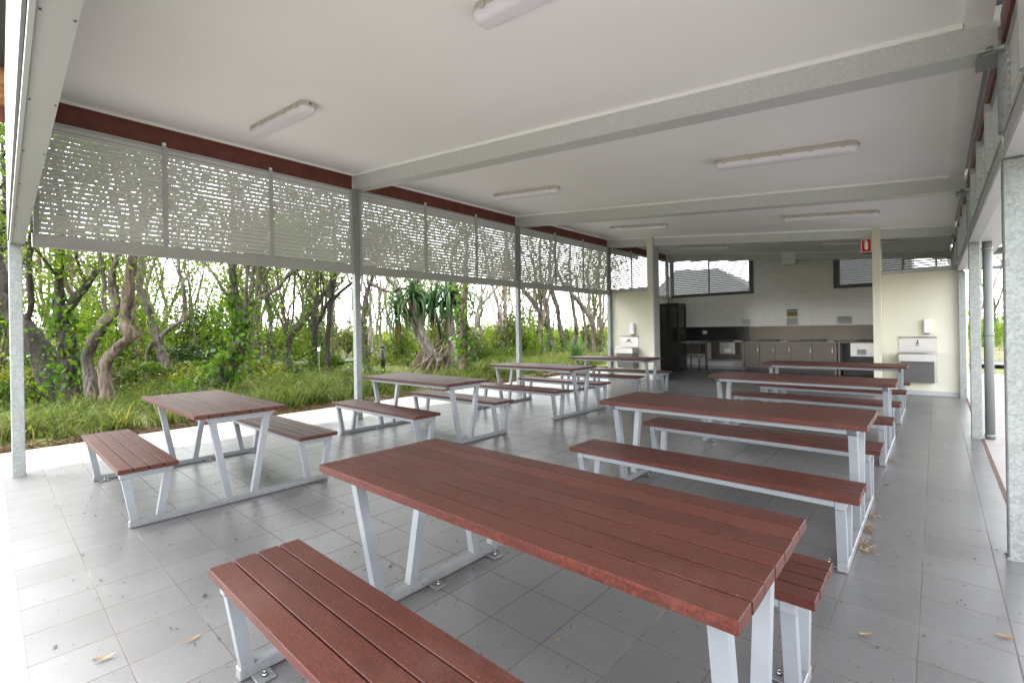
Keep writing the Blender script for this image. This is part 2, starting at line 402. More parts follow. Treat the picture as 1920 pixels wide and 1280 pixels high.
def thing(name, label, cat, loc=(0, 0, 0), rz=0, group=None):
    o = bpy.data.objects.new(name, None); COL.objects.link(o); o.location = loc; o.rotation_euler = (0, 0, rz)
    o.empty_display_size = .1
    return tag(o, label, cat, group)
def copy_tree(o, parent=None):
    c = o.copy(); COL.objects.link(c)
    if parent: c.parent = parent
    for ch in list(o.children): copy_tree(ch, c)
    return c
def orphan_fix(root):  # children were built in world coordinates: keep them there
    root_inv = Matrix.Translation(root.location).inverted()
    for ch in root.children: ch.matrix_parent_inverse = root_inv
TREES = {"leaning":[[[-14.72,1.03,-0.25,0.316],[-14.72,1.03,0.28,0.263],[-14.93,0.78,1.07,0.25],[-15.11,0.58,1.63,0.214],[-15.42,0.38,1.95,0.191],[-15.51,0.23,2.25,0.166],[-15.83,-0.08,2.76,0.142],[-16.19,-0.31,3.47,0.119]],[[-15.57,0.27,2.12,0.155],[-15.84,0.3,2.56,0.146],[-16.05,0.25,2.95,0.123],[-16.25,0.22,3.55,0.106],[-16.08,0.38,4.42,0.075],[-16.42,0.32,5.66,0.051]],[[-15.22,0.58,1.63,0.072],[-14.88,0.67,1.99,0.059],[-14.67,0.67,2.49,0.07],[-14.48,0.66,3.1,0.063],[-14.28,0.7,3.88,0.051],[-14.42,0.61,4.95,0.034]]],"vinetrunk":[[[-13.9,1.23,-0.25,0.248],[-13.9,1.23,0.34,0.207],[-14.04,1.19,1.2,0.174],[-14.15,1.09,1.86,0.133],[-14.16,1.08,2.29,0.11],[-13.97,1.09,2.81,0.086],[-13.99,1.1,3.19,0.08],[-14.03,1.15,3.83,0.069],[-14.15,1.07,4.65,0.052],[-14.22,1.04,5.55,0.035]],[[-13.98,1.16,1.93,0.104],[-14.04,1.37,2.3,0.094],[-13.82,1.51,2.51,0.07],[-13.91,1.74,2.95,0.06],[-13.79,2.02,3.19,0.054],[-13.55,2.35,3.62,0.043],[-13.29,2.66,4.46,0.031]],[[-13.61,1.49,2.49,0.04],[-13.56,1.37,2.8,0.034],[-13.37,1.28,3.29,0.028],[-13.33,1.38,4.09,0.022]]],"twisted":[[[-13.3,1.5,-0.25,0.176],[-13.3,1.5,0.19,0.147],[-13.47,1.45,0.8,0.125],[-13.3,1.52,1.25,0.113],[-12.97,1.74,1.77,0.112],[-12.97,1.91,2.04,0.102],[-13.01,1.78,2.43,0.068],[-13.05,1.83,2.79,0.063],[-12.96,1.9,3.05,0.057],[-12.78,1.97,3.62,0.045],[-12.91,1.83,4.36,0.034]],[[-13.04,1.73,1.75,0.056],[-13.28,1.71,2.13,0.051],[-13.37,1.74,2.54,0.046],[-13.53,1.69,3.2,0.041],[-13.75,1.69,4.09,0.029]],[[-12.86,1.89,2.03,0.051],[-12.82,1.85,2.42,0.045],[-12.5,1.77,2.68,0.038],[-12.18,1.9,3.72,0.022]]],"paperbark":[[[-12.82,1.66,-0.25,0.16],[-12.82,1.66,0.21,0.133],[-12.87,1.66,0.68,0.122],[-12.7,1.72,0.99,0.121],[-12.6,1.87,1.19,0.111],[-12.39,2.04,1.39,0.122],[-12.47,1.93,1.6,0.11],[-12.61,1.98,2.1,0.112],[-12.35,2.01,2.6,0.099],[-12.36,2.06,3.0,0.088],[-12.28,2.07,3.63,0.066],[-12.49,2.0,4.56,0.044]],[[-12.51,1.94,1.6,0.055],[-12.49,2.06,1.71,0.05],[-12.66,2.09,2.24,0.045],[-12.86,2.18,2.8,0.035],[-12.79,2.29,3.88,0.023]]],"crooked":[[[-17.56,3.72,-0.25,0.176],[-17.56,3.72,0.32,0.147],[-17.77,3.56,1.09,0.139],[-17.96,3.48,1.7,0.14],[-17.92,3.29,2.31,0.122],[-18.05,3.17,3.0,0.106],[-18.03,3.24,3.46,0.106],[-18.21,3.21,3.83,0.098],[-18.16,3.21,4.67,0.082],[-17.91,3.34,5.68,0.057]],[[-17.72,3.58,1.32,0.074],[-17.65,3.76,1.54,0.074],[-17.44,4.07,1.81,0.074],[-17.57,4.19,1.97,0.067],[-17.62,4.19,2.84,0.067],[-18.04,4.15,3.74,0.06],[-18.17,4.25,5.1,0.043]],[[-18.05,3.29,0.33,0.049],[-17.98,3.31,0.9,0.057],[-17.63,3.41,1.21,0.073]]],"bentvine":[[[-12.87,3.5,-0.25,0.349],[-12.87,3.5,-0.02,0.291],[-12.63,3.84,0.61,0.229],[-12.21,3.96,0.97,0.188],[-12.21,4.04,1.43,0.164],[-12.39,4.06,1.99,0.121],[-12.44,3.96,2.55,0.102],[-12.36,3.94,3.04,0.095],[-12.44,4.0,3.75,0.076],[-12.4,3.95,4.62,0.051]],[[-12.18,4.12,1.99,0.069],[-12.32,4.24,2.11,0.077],[-12.17,4.4,2.22,0.077],[-12.06,4.63,2.36,0.065],[-12.02,4.89,2.57,0.046]],[[-12.25,4.06,1.57,0.051],[-11.95,4.06,1.84,0.05],[-11.87,4.04,2.38,0.049],[-11.82,4.08,2.97,0.043],[-11.5,4.04,3.8,0.03]],[[-12.43,3.9,2.13,0.038],[-12.59,3.78,2.47,0.038],[-12.94,3.64,2.93,0.032],[-13.27,3.54,3.18,0.026]]],"doubletrunk":[[[-18.75,6.69,-0.25,0.166],[-18.75,6.69,-0.09,0.138],[-18.79,6.73,0.9,0.129],[-18.73,6.67,1.68,0.128],[-18.63,6.74,2.54,0.118],[-18.51,6.79,3.87,0.098],[-18.62,6.94,5.37,0.069]],[[-18.91,6.55,-0.04,0.128],[-19.04,6.57,0.82,0.119],[-19.08,6.64,1.6,0.1],[-19.16,6.68,2.65,0.09],[-19.21,6.8,3.99,0.081],[-19.54,6.7,5.7,0.051]],[[-18.71,6.73,2.85,0.059],[-18.38,6.9,3.52,0.059],[-17.95,6.99,3.87,0.048],[-17.54,7.16,4.6,0.038]],[[-18.64,6.78,0.38,0.059],[-18.7,6.89,0.81,0.05],[-18.9,6.81,1.46,0.05]]],"leaningfork":[[[-18.9,7.9,-0.25,0.188],[-18.9,7.9,0.08,0.157],[-18.99,7.95,0.76,0.136],[-18.7,7.97,1.31,0.125],[-18.44,8.32,1.85,0.115],[-18.1,8.69,2.48,0.105],[-17.68,8.96,3.11,0.094],[-17.55,9.24,3.62,0.094],[-17.17,9.44,4.38,0.073],[-16.94,9.59,5.73,0.052]],[[-18.91,7.89,1.45,0.063],[-19.28,7.69,2.24,0.063],[-19.59,7.47,2.94,0.053],[-19.96,7.4,3.51,0.053],[-20.36,7.17,4.51,0.043]],[[-18.91,7.89,1.5,0.052],[-18.96,7.79,2.36,0.042],[-18.92,7.65,3.04,0.041],[-18.81,7.49,3.92,0.031]],[[-18.74,8.04,1.77,0.052],[-18.72,8.09,2.59,0.052],[-18.84,8.21,3.89,0.053],[-19.0,8.22,5.39,0.042]],[[-18.88,7.92,1.68,0.042],[-18.65,7.88,2.35,0.041],[-18.26,8.08,2.92,0.031],[-18.09,8.24,3.46,0.031]]],"slender":[[[-17.62,8.37,-0.25,0.146],[-17.62,8.37,0.32,0.122],[-17.54,8.35,1.21,0.121],[-17.51,8.35,2.09,0.091],[-17.61,8.5,2.86,0.082],[-17.53,8.48,3.65,0.071],[-17.65,8.47,5.22,0.051]],[[-17.56,8.43,2.63,0.051],[-17.89,8.27,3.0,0.041],[-18.26,8.23,3.47,0.041]]],"darkfork":[[[-16.3,8.21,-0.25,0.126],[-16.3,8.21,0.12,0.105],[-16.32,8.23,0.79,0.096],[-16.31,8.29,1.8,0.096],[-16.22,8.35,2.68,0.106],[-16.1,8.39,3.51,0.105],[-15.98,8.39,4.75,0.076],[-16.08,8.34,6.22,0.048]],[[-16.47,8.06,1.8,0.058],[-16.52,8.28,2.31,0.068],[-16.26,8.68,2.82,0.068],[-15.98,9.1,3.25,0.059],[-15.56,9.48,3.76,0.049]],[[-16.66,7.89,1.22,0.038],[-16.44,7.97,1.8,0.057],[-16.23,8.04,2.13,0.057]]],"postside":[[[-14.35,8.62,-0.25,0.13],[-14.35,8.62,0.01,0.108],[-14.44,8.58,0.89,0.108],[-14.58,8.5,1.71,0.1],[-14.65,8.36,2.25,0.099],[-14.64,8.4,2.93,0.099],[-14.54,8.5,3.4,0.09],[-14.35,8.56,4.27,0.063]],[[-14.43,8.55,1.7,0.063],[-14.58,8.69,2.26,0.073],[-14.61,8.83,2.78,0.083],[-14.4,8.95,3.36,0.073],[-14.49,9.26,4.19,0.056]],[[-14.31,8.66,3.09,0.054],[-13.91,8.98,2.81,0.054],[-13.53,9.08,2.69,0.045]]],"greyslant":[[[-15.24,11.85,-0.25,0.115],[-15.24,11.85,0.03,0.096],[-15.33,11.65,1.0,0.096],[-15.79,11.47,1.9,0.097],[-15.92,11.14,2.66,0.096],[-16.29,11.03,3.28,0.097],[-16.45,10.81,3.68,0.086],[-16.6,10.52,4.6,0.064]],[[-16.01,11.16,2.87,0.064],[-16.17,11.09,3.28,0.054],[-16.47,11.11,3.83,0.043]],[[-15.4,11.71,1.16,0.064],[-15.33,11.63,2.28,0.064],[-15.25,11.59,3.35,0.053],[-15.25,11.47,4.73,0.042]]],"thindark":[[[-13.9,11.71,-0.25,0.085],[-13.9,11.71,0.17,0.071],[-13.98,11.56,0.97,0.071],[-14.0,11.49,1.54,0.071],[-14.28,11.49,2.12,0.061],[-14.22,11.3,2.3,0.04]]],"vinedrape":[[[-10.29,9.31,-0.25,0.187],[-10.29,9.31,0.03,0.156],[-10.33,9.37,1.2,0.141],[-10.21,9.28,1.92,0.116],[-10.26,9.42,2.66,0.094],[-10.23,9.44,3.25,0.078],[-10.21,9.48,3.98,0.055]],[[-10.11,9.47,0.61,0.039],[-10.16,9.6,0.9,0.039],[-10.31,9.72,1.49,0.04]]],"palegrey":[[[-15.91,15.28,-0.25,0.134],[-15.91,15.28,-0.12,0.112],[-15.89,15.22,0.81,0.111],[-15.99,15.26,1.32,0.112],[-15.86,15.28,2.02,0.099],[-15.86,15.43,2.49,0.087],[-15.71,15.54,2.67,0.075],[-15.38,15.75,3.08,0.062],[-15.14,15.98,3.49,0.05],[-14.75,16.19,4.31,0.037]],[[-15.81,15.37,2.48,0.074],[-15.81,15.41,2.9,0.062],[-15.84,15.69,3.24,0.063],[-15.77,15.89,3.58,0.05]],[[-15.84,15.35,2.85,0.05],[-16.01,15.13,3.13,0.05],[-16.64,14.34,3.3,0.049]],[[-15.9,15.3,1.09,0.05],[-15.58,15.64,1.5,0.037],[-15.24,16.17,1.68,0.038]]],"straight":[[[-16.42,17.52,-0.48,0.135],[-16.41,17.59,0.02,0.136],[-16.32,17.61,1.55,0.135],[-16.18,17.59,3.57,0.121],[-16.24,17.77,5.36,0.109],[-16.25,17.75,7.14,0.081]],[[-16.25,17.67,3.68,0.068],[-16.04,17.9,4.29,0.054],[-16.09,18.14,5.64,0.041]]],"forkedfar":[[[-16.31,21.64,-0.25,0.202],[-16.31,21.64,0.06,0.168],[-16.36,21.56,0.63,0.152],[-16.51,21.54,1.39,0.168],[-16.62,21.31,1.92,0.152],[-16.95,20.99,2.73,0.137],[-17.54,20.53,3.7,0.137],[-18.05,20.2,4.67,0.107],[-18.13,19.9,6.27,0.076]],[[-16.51,21.46,1.54,0.137],[-16.52,21.51,2.2,0.137],[-16.69,21.66,2.69,0.138],[-16.96,21.64,3.67,0.139],[-17.08,21.6,4.89,0.108],[-17.16,21.66,6.36,0.078]],[[-16.68,21.31,2.11,0.061],[-16.81,21.13,3.02,0.061],[-16.79,20.97,3.86,0.045]]],"barkyfar":[[[-16.14,22.46,-0.25,0.168],[-16.14,22.46,0.41,0.14],[-16.12,22.37,0.8,0.139],[-16.35,22.38,1.67,0.156],[-16.36,22.18,2.69,0.155],[-16.58,22.02,3.61,0.139],[-16.74,22.02,4.69,0.109],[-16.63,22.0,6.33,0.078]]],"mottled":[[[-15.96,23.3,-0.25,0.151],[-15.96,23.3,-0.02,0.126],[-15.91,23.42,0.97,0.127],[-15.83,23.32,1.46,0.126],[-16.01,23.35,2.46,0.127],[-15.99,23.18,3.44,0.11],[-16.08,23.1,4.92,0.095],[-16.06,23.21,6.4,0.063]]],"slimfar":[[[-16.03,24.57,-0.25,0.137],[-16.03,24.57,0.13,0.114],[-16.01,24.56,0.95,0.098],[-16.02,24.6,1.46,0.098],[-16.17,24.57,2.38,0.098],[-16.29,24.41,3.15,0.082],[-16.34,24.17,4.52,0.065]]],"elbow":[[[-14.04,22.34,-0.25,0.176],[-14.04,22.34,-0.03,0.147],[-14.04,22.28,0.71,0.132],[-14.06,22.33,1.62,0.147],[-14.28,22.11,2.27,0.147],[-14.71,21.79,2.97,0.132],[-14.98,21.49,3.48,0.117],[-15.37,21.03,4.3,0.102],[-15.57,20.89,5.59,0.073]],[[-14.28,22.12,2.27,0.117],[-14.31,22.34,2.69,0.103],[-14.28,22.4,3.38,0.103],[-14.48,22.49,4.47,0.089],[-14.38,22.8,5.66,0.06]]],"reddish":[[[-15.84,26.09,-0.25,0.142],[-15.84,26.09,0.23,0.118],[-15.84,26.12,0.91,0.119],[-15.87,26.11,1.97,0.102],[-15.85,26.11,3.03,0.102],[-15.88,26.01,4.61,0.084],[-15.84,26.2,6.22,0.068]]]}
# ------------------------------------------------------------------ setting: floor and ground
XL, XR = -6.83, .30                      # left and right column lines
FY = [.21, 3.94, 7.83, 11.72, 15.60]     # frame lines along the shelter
SL = .1045
def zc(x): return 3.87 - SL * (x - XL)   # underside of the sloping ceiling

b = MB(); b.box(-6.98, .385, .09, 15.9, -.05, 0)
tag(b.build('tiled_floor', M['tile']), kind='structure')
b = MB(); b.box(-8.36, -6.982, -7, 17.2, -.22, -.006); b.box(-6.982, .387, -7, .088, -.22, -.006)
b.box(-6.982, .387, 15.902, 17.2, -.22, -.006)
tag(b.build('concrete_apron', M['concrete']), kind='structure')
b = MB(); b.box(.389, 6.5, -7, 17.6, -.22, -.004)
tag(b.build('outer_paving', M['paving']), kind='structure')
# rusty joint strip at the tile edge
b = MB(); b.box(.372, .402, .09, 15.9, -.01, .002)
tag(b.build('floor_joint', plain('rusty joint', (.10, .055, .04), .8, 0, .4, 9)), kind='structure')
b = MB(); b.box(-6.98, .38, .066, .1, -.01, .003)
tag(b.build('floor_joint', plain('sandy joint', (.30, .24, .19), .85, 0, .3, 14)), kind='structure')

def gz(x, y):   # terrain height
    d = max(0, math.hypot(x + 4, y - 6) - 6)
    return -.05 - .08 * min(1, d / 6) + .10 * math.sin(x * .31 + 1.3) * math.sin(y * .27) * min(1, d / 8) * .9
def ground_mesh():
    xs = sorted(set([-420, -250, -150, -100, -70, -55] + [-46 + 1.6 * i for i in range(23)] + [-9.4, -8.55, -8.34, -5, 0, 4, 6.4, 8, 11] + [14, 20, 30, 45, 70, 110, 200, 420]))
    ys = sorted(set([-420, -250, -120, -70, -40, -25] + [-16 + 1.7 * i for i in range(44)] + [62, 75, 95, 130, 200, 300, 420]))
    b = MB(); nx = len(xs)
    vs = []
    for y in ys:
        for x in xs:
            z = gz(x, y)
            if -8.5 < x < 7 and -8 < y < 18: z = -.16
            elif -10.5 < x < -8 and -8 < y < 18: z = -.03
            vs.append((x, y, z))
    b.add(vs, [(j * nx + i, j * nx + i + 1, (j + 1) * nx + i + 1, (j + 1) * nx + i) for j in range(len(ys) - 1) for i in range(nx - 1)], 0, True)
    tag(b.build('ground', M['ground']), kind='structure')
ground_mesh()
PATH = [(-26.5, -6), (-24.3, 3), (-22.9, 8), (-22.4, 11.5), (-23.0, 16), (-25, 22), (-28, 32), (-33, 48)]
def path_mesh():
    b = MB(); vs = []
    for i, (x, y) in enumerate(PATH):
        a = Vector(PATH[min(i + 1, len(PATH) - 1)]) - Vector(PATH[max(i - 1, 0)]); a.normalize(); n = Vector((-a.y, a.x))
        for s_ in (-.9, .9): vs.append((x + n.x * s_, y + n.y * s_, .03 if abs(x) < 30 else .03))
    b.add(vs, [(2 * i, 2 * i + 1, 2 * i + 3, 2 * i + 2) for i in range(len(PATH) - 1)])
    tag(b.build('path', M['path']), kind='structure')
    b = MB(); b.add([(.8, 22.0, -.02), (9, 21.0, -.02), (9, 22.6, -.02), (.8, 23.7, -.02)], [(0, 1, 2, 3)])
    tag(b.build('path', M['path']), kind='structure')
path_mesh()

# ------------------------------------------------------------------ the shelter: one building, many parts
SH = thing('picnic_shelter', 'open sided picnic shelter with white sloping ceiling, galvanised posts and grey louvre screens', 'shelter')
# posts
def post(x, y, z1, half=.048):
    p = MB(); p.cbox(x - half, x + half, y - half, y + half, 0, z1, .006, 0, 'z')
    o = p.build('post', M['galv'], SH)
    q = MB()
    q.box(x - half - .006, x + half + .006, y - half - .006, y + half + .006, 0, .010)
    q.build('base_collar', M['galv'], o)
    return o
for y in FY[:4]: post(XL, y, 3.86 if y < 1 else 3.64)
post(XL, FY[4], 3.64)
for y in (.17, 3.965, 7.83, 11.80): post(.342 if y < 11 else .352, y, 2.297)
# upper posts beside the louvres on the right
for y in FY[1:]:
    p = MB(); p.box(.285, .345, y - .03, y + .05, 2.46, 3.06); p.build('post', M['galv'], SH)
# roof beams with bolt plates
for i, y in enumerate(FY[1:]):
    y0, y1 = (y - .02, y + .15)
    p = MB(); h0, h1 = .236, .196
    xa, xb = XL - .05, XR + .01
    def q(x, yy, h): return (x, yy, zc(x) - h)
    top = .012
    p.hexa([q(xa, y0, h0 - .014), q(xb, y0, h1 - .014), q(xa, y1, h0 - .014), q(xb, y1, h1 - .014), q(xa, y0, -.06), q(xb, y0, -.06), q(xa, y1, -.06), q(xb, y1, -.06)])
    # bottom flange lip, proud of the web
    p.hexa([q(xa, y0 - .012, h0), q(xb, y0 - .012, h1), q(xa, y1 + .012, h0), q(xb, y1 + .012, h1), q(xa, y0 - .012, h0 - .016), q(xb, y0 - .012, h1 - .016), q(xa, y1 + .012, h0 - .016), q(xb, y1 + .012, h1 - .016)])
    bm = p.build('roof_beam', M['galvbeam'], SH)
    k = MB(); k.box(XR - .10, XR + .02, y0 - .03, y1 + .03, zc(XR) - h1 - .022, zc(XR) - h1 - .006)
    k.tube([(XR - .05, y0 - .024, zc(XR) - h1 - .006), (XR - .05, y0 - .024, zc(XR) - h1 + .02)], .016, 8)
    k.build('bolt_plate', M['galv'], bm)
# ceiling sheets between the beams, white beads along the edges
bays = [(.23, FY[1] - .02), (FY[1] + .15, FY[2] - .02), (FY[2] + .15, FY[3] - .02), (FY[3] + .15, FY[4] - .02), (FY[4] + .15, 16.0)]
for y0, y1 in bays:
    p = MB(); xa, xb = XL - .02, XR - .03
    p.hexa([(xa, y0, zc(xa)), (xb, y0, zc(xb)), (xa, y1, zc(xa)), (xb, y1, zc(xb)), (xa, y0, zc(xa) + .02), (xb, y0, zc(xb) + .02), (xa, y1, zc(xa) + .02), (xb, y1, zc(xb) + .02)])
    c = p.build('ceiling_panel', M['ceiling'], SH)
    e = MB(); t = .032
    def strip(xa, xb, ya, yb):
        e.hexa([(xa, ya, zc(xa) - t), (xb, ya, zc(xb) - t), (xa, yb, zc(xa) - t), (xb, yb, zc(xb) - t), (xa, ya, zc(xa) - .001), (xb, ya, zc(xb) - .001), (xa, yb, zc(xa) - .001), (xb, yb, zc(xb) - .001)])
    strip(XL + .03, XR - .16, y1 - .024, y1 - .001); strip(XL + .03, XR - .16, y0 + .013, y0 + .035)
    strip(XL + .005, XL + .028, y0 + .01, y1 - .002)
    e.build('edge_bead', M['bead'], c)
    e = MB(); strip(XR - .155, XR - .035, y0 + .002, y1 - .002)
    e.build('edge_trim', M['ceiling'], c)
# roof sheet above and its eaves
p = MB(); xa, xb = -8.35, .95
p.hexa([(xa, .05, zc(xa) + .24), (xb, .05, zc(xb) + .24), (xa, 16.6, zc(xa) + .24), (xb, 16.6, zc(xb) + .24), (xa, .05, zc(xa) + .27), (xb, .05, zc(xb) + .27), (xa, 16.6, zc(xa) + .27), (xb, 16.6, zc(xb) + .27)])
roof = p.build('roof', M['roofdark'], SH)
for x in (-7.05, -7.32, -7.62, -7.92):
    p = MB(); p.box(x - .03, x + .03, .07, 16.5, zc(x) + .06, zc(x) + .232); p.build('rafter', M['timber'], roof)
p = MB(); p.box(-8.37, -8.33, .07, 16.5, zc(-8.35) - .05, zc(-8.35) + .235); p.build('fascia_board', M['redwood'], roof)
# bulkhead flashing over the open front end
p = MB()
def bk(x, s): return (x, (.062 if s == 0 else .168) - .0158 * x)
for (za, zb, mi) in ((2.31, 3.95, 0),):
    x0, x1 = -6.86, .62
    A0, A1, B0, B1 = bk(x0, 0), bk(x1, 0), bk(x0, 1), bk(x1, 1)
    p.hexa([(*A0, za), (*A1, za), (*B0, za), (*B1, za), (*A0, zb), (*A1, 3.3), (*B0, zb), (*B1, 3.3)], mi)
bh = p.build('bulkhead', M['whitesteel'], SH)
p = MB()
p.hexa([(*bk(-6.87, 0), 2.296), (*bk(.62, 0), 2.296), (-6.87, bk(-6.87, 0)[1] + .014, 2.296), (.62, bk(.62, 0)[1] + .014, 2.296),
        (*bk(-6.87, 0), 2.3085), (*bk(.62, 0), 2.3085), (-6.87, bk(-6.87, 0)[1] + .014, 2.3085), (.62, bk(.62, 0)[1] + .014, 2.3085)])
p.build('drip_lip', M['whitesteel'], bh)
p = MB(); c0, c1 = bk(-6.87, 0), bk(.62, 0)
p.hexa([(c0[0], c0[1] - .012, 2.335), (c1[0], c1[1] - .012, 2.335), (c0[0], c0[1] - .002, 2.335), (c1[0], c1[1] - .002, 2.335), (c0[0], c0[1] - .012, 3.94), (c1[0], c1[1] - .012, 3.29), (c0[0], c0[1] - .002, 3.94), (c1[0], c1[1] - .002, 3.29)])
p.build('outer_cladding', M['cladding'], bh)
for i in range(9):
    x = -6.4 + i * .75
    for s, dy in ((0, .024), (1, -.008)):
        p = MB(); yy = bk(x, s)[1] + dy; p.tube([(x, yy, 2.3095), (x, yy, 2.3055)], .0035, 6); p.build('screw', M['darkgrey'], bh)
# dark red beams under the ceiling edge
for i in range(5):
    y0 = (FY[i] + .05); y1 = (FY[i + 1] - .05) if i < 4 else 15.9
    p = MB(); p.box(XL - .045, XL - .008, y0, y1, 3.60, 3.868); p.build('edge_beam', M['redwood'], SH)
    p = MB(); p.box(XR - .005, XR + .04, y0, y1, 2.945, 3.118); p.build('edge_beam', M['redwood'], SH)
# louvre screens
def louvre(axis, pos, a0, a1, z0, z1, face, mull, n=22, rail=.14, mull_mat='slatframe', tabs=True, mw=.055, proud=.018, fill=.855):
    """axis 'y': runs along y at x=pos; 'x': along x at y=pos. face = +1/-1 side the room is on"""
    def bx(m, s0, s1, d0, d1, za, zb):
        d0, d1 = sorted((pos + face * d0, pos + face * d1))
        if axis == 'y': m.box(d0, d1, s0, s1, za, zb)
        else: m.box(s0, s1, d0, d1, za, zb)
    m = MB(); bx(m, a0, a1, .005, .017, z1 - .028, z1)
    for (s0, s1) in ((a0, a0 + .045), (a1 - .045, a1)): bx(m, s0, s1, .0055, .0175, z0, z1 - .0285)
    root = m.build('louvre_screen', M['slatframe'], SH)
    edges = [a0] + mull + [a1]
    pitch = (z1 - z0 - .03) / n
    for k in range(len(edges) - 1):
        m = MB(); e0 = edges[k] + (.012 if k else 0); e1 = edges[k + 1] - (.012 if k < len(edges) - 2 else 0)
        for j in range(n):
            za = z0 + .012 + j * pitch
            bx(m, e0, e1, -.004, .004, za, za + pitch * fill)
        m.build('slat_panel', M['slat'], root)
    for y in mull:
        m = MB(); bx(m, y - mw / 2, y + mw / 2, .005, .005 + proud, z0 + .001, z1 + .004)
        if tabs: bx(m, y - .022, y + .022, .006, .016, z1 + .004, z1 + .052)
        m.build('mullion', M[mull_mat], root)
        if tabs:
            m = MB(); c = [y, pos + face * .016, z1 + .03]
            f = (lambda d: (pos + face * d, y, z1 + .032)) if axis == 'y' else (lambda d: (y, pos + face * d, z1 + .032))
            m.tube([f(.016), f(.024)], .017, 10); m.build('bolt', M['bead'], root)
    if rail:
        m = MB(); bx(m, a0 - .01, a1 + .01, -.05, .030, z0 - rail, z0 - .001); m.build('bottom_rail', M['slatframe'], root)
        m = MB(); bx(m, a0 - .008, a1 + .008, .0305, .036, z0 - .024, z0 - .002); bx(m, a0 - .008, a1 + .008, .0305, .036, z0 - rail + .004, z0 - rail + .018)
        m.build('rail_lip', M['slatframe'], root)
    return root
louvre('y', XL, .34, FY[1] - .055, 2.44, 3.615, 1, [1.45, 2.66])
louvre('y', XL, FY[1] + .055, FY[2] - .055, 2.44, 3.635, 1, [5.32, 6.58])
louvre('y', XL, FY[2] + .055, FY[3] - .055, 2.44, 3.645, 1, [9.21, 10.42], fill=.80)
louvre('y', XL, FY[3] + .055, 15.885, 2.44, 3.645, 1, [13.05, 14.30], fill=.78)
for i, ms in enumerate(([1.1, 2.05, 3.0], [4.9, 5.87, 6.83], [8.8, 9.78, 10.75], [12.7, 13.7, 14.6])):
    louvre('y', XR + .03, FY[i] + .06, FY[i + 1] - .05, 2.45, 2.945, -1, ms, 10, .15, 'mullion', False, .05, .045)
# soffit box under the right hand louvres
p = MB(); p.box(XR + .082, XR + .30, .30, 11.75, 2.305, 2.44); p.build('soffit_box', M['galvbeam'], SH)
# wing walls, columns, kitchen walls
def wall(name, x0, x1, y0, y1, z0, z1, mat, parent=SH):
    p = MB(); p.box(x0, x1, y0, y1, z0, z1); return p.build(name, M[mat], parent)
w = wall('wing_wall', -6.80, -5.642, 11.80, 11.95, 0, 2.355, 'cream')
wall('wall_cap', -6.795, -5.645, 11.785, 11.965, 2.356, 2.455, 'slatframe', w)
wall('wall_skirting', -6.775, -5.643, 11.788, 11.799, 0, .075, 'slatframe', w)
wall('corner_trim', -6.80, -6.775, 11.787, 11.799, .0, 2.354, 'slatframe', w)
w = wall('wing_wall', -.792, .372, 11.90, 12.03, 0, 2.335, 'cream')
wall('wall_cap', -.791, .370, 11.885, 12.04, 2.336, 2.405, 'slatframe', w)
wall('wall_skirting', -.791, .371, 11.888, 11.899, 0, .085, 'slatframe', w)
wall('corner_trim', .335, .374, 11.889, 11.8985, .086, 2.334, 'slatframe', w)
c = wall('column', -5.640, -5.490, 11.64, 11.96, 0, 3.738, 'cream')
wall('corner_trim', -5.4885, -5.462, 11.638, 11.962, 0, 3.734, 'slatframe', c)
wall('column', -.920, -.794, 11.64, 12.06, 0, 3.245, 'cream')
wall('kitchen_wall', -6.90, -6.80, 11.96, 15.90, 0, 2.30, 'cream')
wall('kitchen_wall', .33, .43, 12.05, 15.90, 0, 2.29, 'cream')
bw = MB(); bw.box(-6.90, .45, 15.90, 16.02, 0, 2.375); bw.box(-4.18, -2.125, 15.90, 16.02, 2.3752, 3.75)
back = bw.build('kitchen_wall', M['walltile'], SH)
sb = MB(); sb.box(-6.79, -4.335, 15.886, 15.899, .90, 1.362); sb.build('splashback', M['darkreflection'], back)
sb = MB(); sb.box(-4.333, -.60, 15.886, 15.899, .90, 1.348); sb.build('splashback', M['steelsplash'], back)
sb = MB(); sb.box(-6.79, .32, 15.888, 15.899, 0, .10); sb.build('wall_skirting', M['slatframe'], back)
def backwin(x0, x1, mull, right, left):
    l = louvre('x', 15.96, x0, x1, 2.44, 3.80, -1, mull, 22, 0, 'slatframe', False, .05, fill=.74)
    if right: wall('window_frame', x1 - .003, x1 + .105, 15.872, 15.955, 2.375, 3.75, 'darkgrey', l)
    if left: wall('window_frame', x0 - .105, x0 + .003, 15.872, 15.955, 2.375, 3.75, 'darkgrey', l)
    wall('window_frame', x0 + .004, x1 - .004, 15.870, 15.957, 2.372, 2.452, 'darkgrey', l)
wall('corner_post', -6.87, -6.782, 15.895, 15.975, 2.31, 3.78, 'slatframe')
backwin(-6.78, -4.29, [-5.55], True, False)
backwin(-2.02, .30, [-.62, .02], False, True)
# small white fittings high on the kitchen wall
p = MB(); p.box(-3.33, -2.985, 15.55, 15.892, 3.14, zc(-3.1) - .02)
p.box(-3.34, -2.975, 15.545, 15.893, zc(-3.1) - .05, zc(-3.1) - .021)
p.build('duct_box', M['white'], SH)

